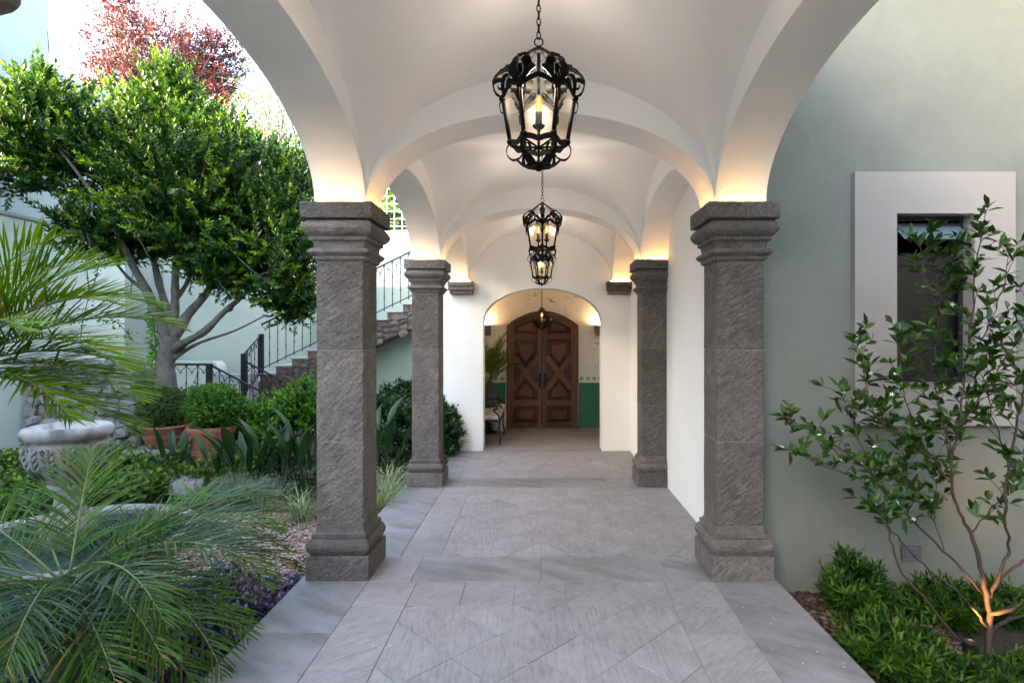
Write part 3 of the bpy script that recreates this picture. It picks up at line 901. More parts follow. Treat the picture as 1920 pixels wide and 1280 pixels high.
# pendant lamp
px_ = P(1016, 600, 10.6)
t = thing('pendant_lamp', 'smoked amber glass pendant hanging in front of the wooden door', 'lamp', (px_.x, 10.6, 1.7))
pz = lambda py: EYE+(HY-py)/FPX*10.6
prof = [(.02,pz(576)),(.07,pz(582)),(.15,pz(592)),(.195,pz(597)),(.197,pz(601)),(.17,pz(606)),(.10,pz(613)),(.055,pz(616))]
M['amber_glass'] = glass_pane('smoked_amber_glass', (.42,.28,.16), .10)
mk('shade', G().lathe([(a,b) for a,b in prof], 20, (px_.x,10.6,0)), M['amber_glass'], t)
mk('base_cap', G().lathe([(.056,pz(616)-.012),(.06,pz(616)),(.05,pz(616)+.008)], 16, (px_.x,10.6,0)), M['brass'], t)
mk('cord', G().tube([(px_.x,10.6,pz(577)),(px_.x,10.6,2.75)], .008, 6), M['iron'], t)
mk('bulb', G().lathe([(.001,pz(594)),(.018,pz(592.5)),(.022,pz(591)),(.015,pz(589)),(.008,pz(587))], 12, (px_.x,10.6,0)), M['filament'], t)

# ------------------------------------------------------------------ sage wall with window
YW = 4.0
WX0, WX1, WZ0, WZ1 = 2.493, 3.035, 1.293, 2.478
FXa, FXb, FZa, FZb = 2.199, 3.322, .995, 2.769
sw = thing('sage_wall', 'tall sage green plaster wall on the right with a framed window', 'wall', (3, YW, -.4))
def wall_with_hole(x0, x1, z0, z1, hx0, hx1, hz0, hz1, y0, y1):
    q = G()
    q.box(x0, hx0, y0, y1, z0, z1); q.box(hx1, x1, y0, y1, z0, z1)
    q.box(hx0, hx1, y0, y1, z0, hz0); q.box(hx0, hx1, y0, y1, hz1, z1)
    return q
XWL = 1.5135
q = G()
for a in ((XWL, WX0-.02, -.44, 7.5), (WX1+.02, 6.2, -.44, 7.5), (WX0-.02, WX1+.02, -.44, WZ0-.02), (WX0-.02, WX1+.02, WZ1+.02, 7.5)):
    q.box(a[0], a[1], YW, YW+.25, a[2], a[3])
mk('wall_panel', q, M['sage'], sw)
q = wall_with_hole(FXa, FXb, FZa, FZb, WX0, WX1, WZ0, WZ1, YW-.05, YW-.0005)
mk('window_surround', wall_with_hole(FXa, FXb, FZa, FZb, WX0, WX1, WZ0, WZ1, YW-.05, YW-.0005), M['taupe'], sw)
q = G()   # reveals
q.box(WX0-.019, WX0-.001, YW-.045, YW+.2, WZ0-.02, WZ1+.02); q.box(WX1+.001, WX1+.019, YW-.045, YW+.2, WZ0-.02, WZ1+.02)
q.box(WX0-.001, WX1+.001, YW-.045, YW+.2, WZ0-.019, WZ0-.001); q.box(WX0-.001, WX1+.001, YW-.045, YW+.2, WZ1+.001, WZ1+.019)
mk('reveal', q, M['taupe'], sw)
win = mk('window', wall_with_hole(WX0, WX1, WZ0, WZ1, WX0+.03, WX1-.03, WZ0+.03, WZ1-.03, YW+.06, YW+.10), M['window_metal'], sw)
mk('transom', G().box(WX0+.03, WX1-.03, YW+.055, YW+.10, 2.125, 2.20), M['window_metal'], win)
mk('pane', G().box(WX0+.03, WX1-.03, YW+.078, YW+.084, WZ0+.03, 2.125), M['pane'], win)
ya, za, yb_, zb_ = YW+.05, 2.405, YW-.075, 2.295
mk('top_sash', G().add([(WX0+.035,ya,za),(WX1-.035,ya,za),(WX1-.035,yb_,zb_),(WX0+.035,yb_,zb_),
     (WX0+.035,ya,za+.006),(WX1-.035,ya,za+.006),(WX1-.035,yb_,zb_+.006),(WX0+.035,yb_,zb_+.006)],
     [(3,2,1,0),(4,5,6,7),(0,1,5,4),(1,2,6,5),(2,3,7,6),(3,0,4,7)]), M['sash_glass'], win)
mk('sash_bar', G().box(WX0+.03, WX1-.03, YW+.045, YW+.09, 2.40, 2.425), M['window_metal'], win)
# room behind the window
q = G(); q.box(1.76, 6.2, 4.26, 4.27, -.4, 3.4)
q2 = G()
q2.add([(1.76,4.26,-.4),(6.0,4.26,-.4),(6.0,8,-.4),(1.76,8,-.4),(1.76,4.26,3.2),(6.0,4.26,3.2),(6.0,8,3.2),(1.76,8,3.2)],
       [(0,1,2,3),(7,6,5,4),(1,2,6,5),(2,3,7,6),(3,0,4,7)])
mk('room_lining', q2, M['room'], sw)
mk('house_roof', G().box(1.76, 6.2, 4.26, 14, 7.2, 7.45), M['roof'], sw)
mk('sky_block_eave', G().box(1.65, 3.57, 2.7, 3.998, 6.0, 6.15), M['white'], sw)  # unseen overhang added to cut skylight on the sage wall
mk('upper_wall', G().box(1.56, 1.75, 4.26, 14, ZT+.26, 7.5), M['sage'], sw)
o = thing('wall_socket', 'grey double outdoor socket low on the sage wall', 'socket', (2.6, YW, .1))
a, b = P(1689, 1046, YW), P(1722, 1020, YW)
mk('back_box', G().box(a.x, b.x, YW-.02, YW-.0005, a.z, b.z), M['socket'], o, .004)
mk('cover_rim', wall_with_hole(a.x-.006, b.x+.006, a.z-.006, b.z+.006, a.x+.006, b.x-.006, a.z+.006, b.z-.006, YW-.028, YW-.012), M['socket'], o, .002)
for k in (0, 1):
    x0 = a.x+.018+k*.048
    mk('outlet', G().box(x0, x0+.036, YW-.026, YW-.0205, a.z+.02, b.z-.02), M['socket'], o, .002)

# ------------------------------------------------------------------ garden walls
lw = thing('left_garden_wall', 'tall pale green wall closing the garden on the far left', 'wall', (-8, 5, -.4))
mk('lower_wall', G().box(-8.6, -7.45, 2.5, 10.15, -.46, 3.30), M['garden_wall'], lw, .02)
mk('wall_coping', G().box(-8.0, -7.42, 2.5, 10.18, 3.301, 3.36), M['tread'], lw, .01)
mk('tower_wall', G().box(-9.0, -8.0, 7.7, 9.2, 3.37, 9.5), M['tower_plaster'], lw)
mk('upper_wall', G().box(-9.0, -8.003, 3.0, 5.5, 3.37, 6.28), M['garden_wall'], lw)  # unseen stretch, height set to keep sun off the end wall
mk('sun_gap_wall', G().box(-9.0, -8.004, 5.5, 7.7, 3.37, 4.3), M['garden_wall'], lw)  # unseen stretch kept low to let sun onto the tree crown
mk('sun_block_wall', G().box(-9.0, -8.001, -9, 3.0, -.46, 13.0), M['garden_wall'], lw)  # unseen stretch raised high to block the sun
mk('far_wall', G().box(-9.0, -8.002, 9.2, 12.2, -.46, 6.0), M['tower_plaster'], lw)
YB = 12.0
bw_ = tag(mk('back_garden_wall', G().box(-8.0, -1.66, YB, YB+.25, -.46, 3.86), M['garden_wall']), 'pale wall behind the stone staircase at the back of the garden', 'wall')
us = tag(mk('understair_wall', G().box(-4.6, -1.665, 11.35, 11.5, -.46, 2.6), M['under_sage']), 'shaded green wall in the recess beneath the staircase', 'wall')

rb = thing('side_sky_block_wall', 'unseen sage wall added beyond the right edge to block the sky', 'wall', (3.7, -1, -.4))
mk('wall_panel', G().box(3.58, 3.85, -5.0, 3.995, -.46, 7.0), M['sage'], rb)  # added out of view to shade the lower sage wall
mk_wall('rear_sky_block_wall', G().box(-8.0, 4.6, -7.25, -7.0, -.46, 5.0), M['garden_wall'], 'unseen pale wall added behind the viewer to block the low sky')  # added out of view to cut light and window reflections from behind

# trellis on the back wall
tr = thing('white_trellis', 'white square trellis on top of the back garden wall', 'trellis', (-3, YB+.05, 3.86))
sv_ = mk('slat', G().box(-.009, .009, -.008, .008, 0, 1.25), M['white_paint'], tr); sv_.matrix_basis = Matrix.Translation((-4.6, YB+.07, 3.87))
for i in range(1, 18): inst('slat', sv_, tr, Matrix.Translation((-4.6+i*.165, YB+.07, 3.87)))
sh_ = mk('cross_slat', G().box(-4.62, -1.75, -.008, .008, -.009, .009), M['white_paint'], tr); sh_.matrix_basis = Matrix.Translation((0, YB+.0545, 3.95))
for i in range(1, 8): inst('cross_slat', sh_, tr, Matrix.Translation((0, YB+.0545, 3.95+i*.16)))

# ------------------------------------------------------------------ staircase
YS0, YS1 = 10.6, 11.34
stx = thing('stone_staircase', 'stone staircase with pale treads and rubble side rising to the right', 'staircase', (-4, YS0, .5))
X0s, RUN, Z0s, RS = -5.26, .298, .925, .1455
def irregular(seed, rx, ry, rz):
    """a rough stone: jittered subdivided box"""
    r2 = random.Random(seed); q = G(); n = 3
    vs_, idx = [], {}
    for i in range(n):
        for j in range(n):
            for k in range(n):
                if (i,j,k) == (1,1,1): continue
                u, v, w = i-1, j-1, k-1
                l = math.sqrt(u*u+v*v+w*w)
                s = (1/l)*.55+.45 if l > 1.05 else 1
                s *= r2.uniform(.74,1.12)
                idx[(i,j,k)] = len(vs_); vs_.append((u*s*rx, v*s*ry, w*s*rz))
    fs_ = []
    for ax in range(3):
        for side in (0, 2):
            for a in range(2):
                for b in range(2):
                    def key(p, q_):
                        t_ = [0,0,0]; t_[ax] = side; t_[(ax+1)%3] = p; t_[(ax+2)%3] = q_
                        return idx[tuple(t_)]
                    f = (key(a,b), key(a+1,b), key(a+1,b+1), key(a,b+1))
                    fs_.append(f if side == 2 else f[::-1])
    q.add(vs_, fs_, False)
    return q
stone_src = {}
def rough_stone(name, parent, mat, pos, dims, seed, rot=(0,0,0)):
    key = (seed % 8, mat.name)
    mt = Matrix.Translation(pos) @ Euler(rot).to_matrix().to_4x4() @ Matrix.Diagonal((*dims, 1))
    if key not in stone_src:
        o = mk(name, irregular(seed % 8, 1, 1, 1), mat, parent); o.matrix_basis = mt
        stone_src[key] = o
        return o
    return inst(name, stone_src[key], parent, mt)
for i in range(13):
    x = X0s + i*RUN; z = Z0s + i*RS
    mk('tread', G().box(x-.02, x+RUN+.015 if i < 12 else -1.665, YS0-.03, YS1, z-.032, z), M['tread'], stx, .008)
    mk('riser', G().box(x+.004, x+RUN+.004 if i < 12 else -1.667, YS0+.004, YS1-.004, z-RS-.02, z-.033), M['rubble'], stx)
# sloping body under the steps
def zx(x): return Z0s + (x-X0s)/RUN*RS
q = G()
xs_ = [X0s-.9, X0s, -4.3, -1.667]
top = [(X0s-.05, Z0s-.18), (-1.667, zx(-1.667)-.20)]
bot = [(-1.667, zx(-1.667)-.50), (-3.3, zx(-3.3)-.53), (-4.2, zx(-4.2)-.72), (-4.55, -.4), (X0s-.05, -.4)]
mk('stair_body', slab_poly(top+bot, YS0+.03, YS1-.006), M['mortar'], stx)
r2 = random.Random(3)
x = -5.2
k = 0
while x < -1.75:
    w = r2.uniform(.10,.2)
    zt = zx(x)-.20; zb2 = zx(x)-.47 if x > -4.2 else .1
    z = zt
    while z > zb2:
        h = r2.uniform(.07,.13)
        rough_stone('stone', stx, M['rubble'], (x+w/2, YS0+.03, z-h/2), (w*.52, .045, h*.55), r2.randrange(99), (0, -.45+r2.uniform(-.2,.2), r2.uniform(-.1,.1)))
        z -= h; k += 1
    x += w*1.0
# lower flight and landing
ld = thing('stair_landing', 'raised landing with pale edge at the foot of the staircase', 'landing', (-6.2, 9.6, -.3))
mk('landing_body', G().box(-7.44, -5.28, 9.0, 10.59, -.46, .44), M['garden_wall'], ld)
mk('landing_slab', G().box(-7.44, -5.25, 8.97, 10.59, .441, .48), M['tread'], ld, .008)
for i in range(3):
    mk('step', G().box(-6.1, -5.27, 9.85+i*.25, 10.585, .481+i*.146, .48+(i+1)*.146), M['tread'], ld, .008)
for i in range(4):
    mk('lower_step', G().box(-5.279+i*.25, -5.03+i*.25, 9.05, 9.8, -.40, .33-i*.15), M['rubble'], ld, .006)
# rounded parapet
pts = [(-8.0,.48),(-6.25,.48)] + [(-6.45+.0+.22*math.sin(a)*.6-.05, .89+.22*math.cos(a)) for a in np.linspace(1.4,0,8)] + [(-8.0,1.115)]
tag(mk('rounded_parapet', slab_poly(pts, 11.2, 11.5), M['garden_wall']), 'low pale parapet with a rounded corner behind the tree trunk', 'parapet')

# railings
def railing(name, label, parent_pts, hb, posts=True, spacing=.16, drops=True):
    """parent_pts: top-rail points; balusters drop hb below"""
    p0, p1 = [Vector(p) for p in parent_pts]
    t = thing(name, label, 'railing', (p0.x, p0.y, p0.z-hb), 'black iron railings of the garden stairs')
    mk('top_rail', G().tube([p0, p1], .017, 6, True, .6), M['iron_rail'], t)
    mk('bottom_rail', G().tube([p0-Vector((0,0,hb-.07)), p1-Vector((0,0,hb-.07))], .010, 6), M['iron_rail'], t)
    n = max(2, int((p1-p0).length/spacing))
    src = sc_ = None
    for i in range(1, n):
        p = p0.lerp(p1, i/n)
        if src is None:
            q = G().tube([(0,0,-.01),(0,0,-hb+.02)], .008, 6)
            for zz in (-.3, -.62): q.lathe([(.008,zz-.02),(.014,zz-.006),(.014,zz+.006),(.008,zz+.02)], 6)
            src = mk('baluster', q, M['iron_rail'], t); src.matrix_basis = Matrix.Translation(p)
        else: inst('baluster', src, t, Matrix.Translation(p))
    if drops:
        d = (p1-p0)/n
        for i in range(n):
            p = p0.lerp(p1, i/n)
            if sc_ is None:
                q = G()
                q.tube([d*.04, d*.12+Vector((0,0,-.05)), d*.36+Vector((0,0,-.085)), d*.46+Vector((0,0,-.125))], .006, 5)
                q.tube([d*.96, d*.88+Vector((0,0,-.05)), d*.64+Vector((0,0,-.085)), d*.54+Vector((0,0,-.125))], .006, 5)
                q.lathe([(.002,-.15),(.014,-.14),(.014,-.128),(.004,-.118)], 6, tuple(d*.5))
                sc_ = mk('scroll', q, M['iron_rail'], t); sc_.matrix_basis = Matrix.Translation(p)
            else: inst('scroll', sc_, t, Matrix.Translation(p))
    if posts:
        for p in ((p0, p1) if posts is True else posts):
            p = Vector(p)
            mk('post', G().box(p.x-.036, p.x+.036, p.y-.036, p.y+.036, p.z-hb-.02, p.z+.012), M['iron_rail'], t)
    return t
railing('iron_railing', 'level black railing along the landing behind the tree trunk', [(-6.37,9.0,1.167),(-5.27,9.0,1.167)], .69)
railing('iron_railing', 'front black railing sloping down to the right from the landing corner', [(-5.27,9.0,1.167),(-4.30,9.0,.66)], .69, False)
railing('iron_railing', 'rear black railing sloping down behind the bright shrubs', [(-5.15,9.82,1.19),(-4.2,9.82,.69)], .72, False)
railing('iron_railing', 'short steep railing between the two tall posts', [(-5.15,9.82,1.30),(-5.24,10.62,1.645)], .76)
railing('iron_railing', 'long black railing climbing the staircase to the right', [(-5.24,10.62,1.83),(-1.70,10.62,3.558)], .90, False, .166)

# rubble planter wall behind the fountain
rw = thing('rubble_wall', 'pale rubble stone wall behind the carved fountain', 'wall', (-6.6, 8.3, -.3))
mk('wall_core', G().box(-7.40, -5.95, 8.15, 8.8, -.46, 1.05), M['mortar'], rw)
z = -.2
while z < 1.12:
    h = r2.uniform(.13,.2); x = -7.38
    while x < -5.95:
        w = r2.uniform(.15,.3)
        rough_stone('stone', rw, M['rubble_pale'], (x+w/2, 8.14+r2.uniform(-.05,.03), z+h/2+r2.uniform(-.03,.03)), (w*.54, .10, h*.58), r2.randrange(99), (r2.uniform(-.3,.3), r2.uniform(-.3,.3), r2.uniform(-.3,.3)))
        if z > .9: rough_stone('stone', rw, M['rubble_pale'], (x+w/2, 8.4+r2.uniform(-.1,.1), 1.07), (w*.5, .16, .08), r2.randrange(99))
        x += w*.97
    z += h*.97
z = 0

# ------------------------------------------------------------------ fountain
FC = Vector((-4.17, 5.0, 0))
ft = thing('stone_fountain', 'carved pale stone urn fountain standing in a round basin', 'fountain', (FC.x, FC.y, ZG))
FB = FC + Vector((0,0,-.07))
rim_p = [(.86,-.145),(.86,-.10),(.875,-.085),(.985,-.08),(1.0,-.09),(1.0,-.14),(.975,-.155)]
mk('basin_wall', G().lathe([(.862,-.30),(.862,-.158),(.97,-.158),(.97,-.45)], 48, FB), M['rim'], ft)
for k in range(12):
    q = G(); a0 = 2*math.pi*k/12+.006; a1 = 2*math.pi*(k+1)/12-.006; m_ = len(rim_p)
    for j in range(6):
        a = a0+(a1-a0)*j/5
        q.v += [(FC.x+r*math.cos(a), FC.y+r*math.sin(a), FB.z+z+.002*math.sin(k*3)) for r, z in rim_p]
    q.f = [(j*m_+i, (j+1)*m_+i, (j+1)*m_+i+1, j*m_+i+1) for j in range(5) for i in range(m_-1)] + [tuple(range(m_)), tuple(5*m_+i for i in range(m_-1,-1,-1))]
    q.s = [False]*len(q.f)
    mk('rim_stone', q, M['rim'], ft)
mk('basin_bed', G().lathe([(.001,-.25),(.90,-.25)], 40, FC), M['rim'], ft)
mk('water', G().lathe([(.001,-.145),(.865,-.145)], 48, FB), M['water'], ft)
mk('pedestal', G().lathe([(.20,-.25),(.20,.0),(.15,.05),(.11,.12),(.10,.22),(.13,.28),(.16,.32)], 24, FC), M['urn'], ft)
bz = lambda py: EYE + (HY-py)/FPX*5.0
urn = mk('urn_bowl', G().lathe([(.05,bz(908)),(.14,bz(902)),(.17,bz(896)),(.23,bz(878)),(.28,bz(860)),(.305,bz(842)),(.30,bz(828)),(.265,bz(823)),(.27,bz(820)),(.33,bz(817)),(.335,bz(806)),(.31,bz(798)),(.28,bz(796)),(.25,bz(806)),(.001,bz(815))], 40, FC), M['urn'], ft)
# acanthus relief on the bowl
src = None
for i in range(14):
    a = 2*math.pi*i/14
    if src is None:
        q = G()
        for sgn in (-1,1):
            for j in range(4):
                zz = bz(835)+(bz(872)-bz(835))*j/3.6
                rr = .30-.055*(j/3.6)**1.6
                q.tube([(rr*math.cos(sgn*.03), rr*math.sin(sgn*.03), zz-.035), (rr*math.cos(sgn*.10)+.012, rr*math.sin(sgn*.10), zz-.012), (rr*math.cos(sgn*.15)+.012, rr*math.sin(sgn*.15), zz+.01), (rr*math.cos(sgn*.11)+.014, rr*math.sin(sgn*.11), zz+.022)], [.010,.016,.013,.006], 6)
        q.tube([(.305,0,bz(830)),(.312,0,bz(845)),(.285,0,bz(866)),(.20,0,bz(890))], [.012,.016,.014,.008], 6)
        src = mk('acanthus_relief', q, M['urn'], urn)
        src.matrix_basis = Matrix.Translation(FC)
    else:
        inst('acanthus_relief', src, urn, Matrix.Translation(FC) @ Matrix.Rotation(a, 4, 'Z'))

# ------------------------------------------------------------------ pots
def pot(label, c, r, h, z0):
    t = thing('terracotta_pot', label, 'pot', (c[0], c[1], z0), 'terracotta pots with clipped boxwood')
    prof = [(r*.62,z0),(r*.70,z0+h*.15),(r*.76,z0+h*.38)]
    for k in range(4):
        zz = z0+h*(.40+.045*k); prof += [(r*.77,zz),(r*.80,zz+h*.012),(r*.80,zz+h*.025),(r*.775,zz+h*.036)]
    prof += [(r*.80,z0+h*.62),(r*.88,z0+h*.72),(r*.93,z0+h*.84),(r*.96,z0+h*.88),(r*1.0,z0+h*.92),(r*1.0,z0+h*.98),(r*.97,z0+h),(r*.88,z0+h*.99),(r*.85,z0+h*.88)]
    mk('pot_body', G().lathe(prof, 32, (c[0],c[1],0)), M['terracotta'], t)
    mk('pot_soil', G().lathe([(.001,z0+h*.90),(r*.86,z0+h*.89)], 20, (c[0],c[1],0)), M['soil'], t)
    return t
PA = P(398, 797, 7.5); PB = P(310, 795, 8.05)
pot('right terracotta pot with ribbed waist beneath a clipped bush', (PA.x, PA.y), .30, PA.z+.30, -.30)
pot('left terracotta pot with flared rim beneath a darker clipped bush', (PB.x, PB.y), .335, PB.z-.05, .05)
tag(mk('stone_plinth', G().box(PB.x-.4, PB.x+.4, PB.y-.4, PB.y+.4, -.4, .048), M['rubble_pale'], None, .02), 'rough stone block under the left terracotta pot', 'plinth')
tag(mk('garden_rock', irregular(4, .30, .22, .17), M['rubble_pale']), 'grey rock lying in front of the terracotta pots', 'rock').matrix_basis = Matrix.Translation((-4.25, 6.75, -.22))
tag(mk('garden_rock', irregular(6, .16, .14, .10), M['rubble_pale']), 'small grey rock half hidden by the bright ferns', 'rock').matrix_basis = Matrix.Translation((-3.6, 6.45, -.27))

# gravel
def pebbles(name, label, region, n, mat, smin, smax, z, kind='stuff', flatten=.6, cat='gravel'):
    T = np.array([(1,0,0),(-1,0,0),(0,1,0),(0,-1,0),(0,0,1),(0,0,-1)], float)
    T = np.concatenate([T, np.array([(a,b,c) for a in (-.62,.62) for b in (-.62,.62) for c in (-.62,.62)])])
    F = []
    for c in range(8):
        a = 1 if c & 4 else -1; b = 1 if c & 2 else -1; d = 1 if c & 1 else -1
        i = 6+c; X = 0 if a > 0 else 1; Yv = 2 if b > 0 else 3; Zv = 4 if d > 0 else 5
        for tri in ((X,Yv,i),(Yv,Zv,i),(Zv,X,i)):
            F.append(tri if a*b*d > 0 else tri[::-1])
    F = np.array(F)
    pts = region(n)
    n = len(pts)
    s = rng.uniform(smin, smax, (n,1,1)) * rng.uniform(.7,1.3,(n,1,3)) * np.array([1,1,flatten])
    an = rng.uniform(0,6.28,n)
    V = T[None]*s*rng.uniform(.88,1.1,(n,len(T),1))
    c_, s_ = np.cos(an)[:,None], np.sin(an)[:,None]
    X = V[:,:,0]*c_-V[:,:,1]*s_; Y = V[:,:,0]*s_+V[:,:,1]*c_
    V = np.stack([X,Y,V[:,:,2]],-1)
    V += np.stack([pts[:,0],pts[:,1],np.full(n,z)+rng.uniform(-.008,.008,n)],-1)[:,None,:]
    Fi = (F[None]+(np.arange(n)*len(T))[:,None,None]).reshape(-1,3)
    me = fast_mesh(name, V.reshape(-1,3), Fi, np.repeat(rng.uniform(0,1,n), len(T)), True)
    me.materials.append(mat)
    o = bpy.data.objects.new(name, me); col.objects.link(o)
    return tag(o, label, cat, kind=kind)
def tone_mat(name, stops, rough=.8):
    m, nt, b = new_mat(name)
    at = nt.nodes.new('ShaderNodeAttribute'); at.attribute_name = 'tone'
    nt.links.new(ramp(nt, at.outputs['Fac'], stops, 'CONSTANT'), b.inputs['Base Color'])
    b.inputs['Roughness'].default_value = rough
    return m
M['gravel'] = tone_mat('mixed_gravel', [(0,(.26,.18,.145)),(.2,(.36,.28,.235)),(.42,(.17,.11,.085)),(.55,(.42,.36,.32)),(.72,(.28,.175,.135)),(.85,(.15,.13,.125)),(.93,(.38,.255,.205))])
M['mulch_chip'] = tone_mat('mulch_chips', [(0,(.07,.04,.028)),(.4,(.12,.07,.05)),(.7,(.045,.028,.02)),(.9,(.19,.13,.10))], .9)
def reg_gravel(n):
    p = np.stack([rng.uniform(-3.9,-1.62,n), rng.uniform(3.6,6.1,n)],-1)
    k = (np.hypot(p[:,0]-FC.x, p[:,1]-FC.y) > 1.0) & (p[:,1] > 4.45 - .25*(p[:,0]+1.6)*-.6)
    return p[k]
pebbles('gravel', 'pinkish tan gravel between the fountain basin and the walkway', reg_gravel, 17000, M['gravel'], .009, .017, ZG+.055)
def reg_gravel2(n):
    return np.stack([rng.uniform(-4.6,-1.62,n), rng.uniform(7.6,9.2,n)],-1)
pebbles('gravel', 'strip of gravel behind the striped grass near the far column', reg_gravel2, 2500, M['gravel'], .014, .028, ZG+.05)
def reg_mulch(n):
    return np.stack([rng.uniform(1.6,2.5,n), rng.uniform(2.2,3.98,n)],-1)
pebbles('mulch', 'brown bark mulch along the right edge of the walkway', reg_mulch, 2600, M['mulch_chip'], .012, .03, -.185, flatten=.35, cat='mulch')

# ------------------------------------------------------------------ lanterns
def spline(pts, n=6):
    """Catmull-Rom through points"""
    pts = [Vector(p) for p in pts]; out = []
    for i in range(len(pts)-1):
        p0 = pts[max(i-1,0)]; p1 = pts[i]; p2 = pts[i+1]; p3 = pts[min(i+2,len(pts)-1)]
        for k in range(n):
            t = k/n
            out.append(.5*((2*p1)+(p2-p0)*t+(2*p0-5*p1+4*p2-p3)*t*t+(3*p1-p0-3*p2+p3)*t**3))
    out.append(pts[-1])
    return out
def lerp_list(ws, m):
    return [float(np.interp(i/(m-1)*(len(ws)-1), range(len(ws)), ws)) for i in range(m)]
LR1, LZ1, LR0, LZ0 = .1626, .333, .127, .126
def hexpt(r, k, z, off=0.0):
    a = math.pi/3*k + off
    return Vector((r*math.cos(a), r*math.sin(a), z))
def acanthus_scroll():
    """one crown scroll in the xz plane: broad lobed leaf that rises to the hub, with curls"""
    q = G()
    p = spline([(.163,0,.333),(.193,0,.352),(.205,0,.395),(.186,0,.435),(.145,0,.462),(.10,0,.487),(.06,0,.520),(.022,0,.548)], 5)
    w = lerp_list([.012,.022,.036,.020,.048,.036,.018,.010], len(p))
    w = [a*(1+.22*math.sin(i*1.9)) for i, a in enumerate(w)]
    q.ribbon(p, w, (0,1,0), .006)
    p = spline([(.148,0,.468),(.112,0,.462),(.088,0,.435),(.092,0,.405),(.118,0,.398),(.124,0,.418),(.108,0,.424)], 5)
    q.ribbon(p, lerp_list([.042,.048,.042,.034,.026,.018,.012], len(p)), (0,1,0), .006)
    p = spline([(.203,0,.40),(.176,0,.412),(.158,0,.396),(.163,0,.374),(.180,0,.374),(.183,0,.388)], 5)
    q.ribbon(p, lerp_list([.034,.036,.030,.024,.016,.010], len(p)), (0,1,0), .005)
    for sgn in (-1, 1):
        p = spline([(.155,0,.345),(.158,sgn*.03,.375),(.148,sgn*.052,.402),(.128,sgn*.05,.405),(.126,sgn*.034,.388)], 4)
        q.tube(p, lerp_list([.007,.012,.014,.009,.005], len(p)), 6)
    q.tube([(.163,0,.33),(.148,0,.375),(.132,0,.44)], [.006,.006,.005], 5)
    return q
def lower_scroll():
    q = G()
    p = spline([(.127,0,.128),(.143,0,.105),(.140,0,.072),(.116,0,.052),(.085,0,.062),(.072,0,.088),(.088,0,.104),(.108,0,.098)], 5)
    q.ribbon(p, lerp_list([.010,.014,.018,.026,.02,.012,.010,.006], len(p)), (0,1,0), .004)
    p = spline([(.10,0,.055),(.07,0,.030),(.035,0,.022),(.012,0,.035)], 4)
    q.ribbon(p, lerp_list([.03,.045,.03,.012], len(p)), (0,1,0), .004)
    return q
def leaf_curl():
    q = G()
    p = spline([(.163,0,.325),(.176,0,.30),(.170,0,.268),(.155,0,.262)], 4)
    q.ribbon(p, lerp_list([.012,.018,.014,.004], len(p)), (0,1,0), .003)
    return q
lan_src = {}
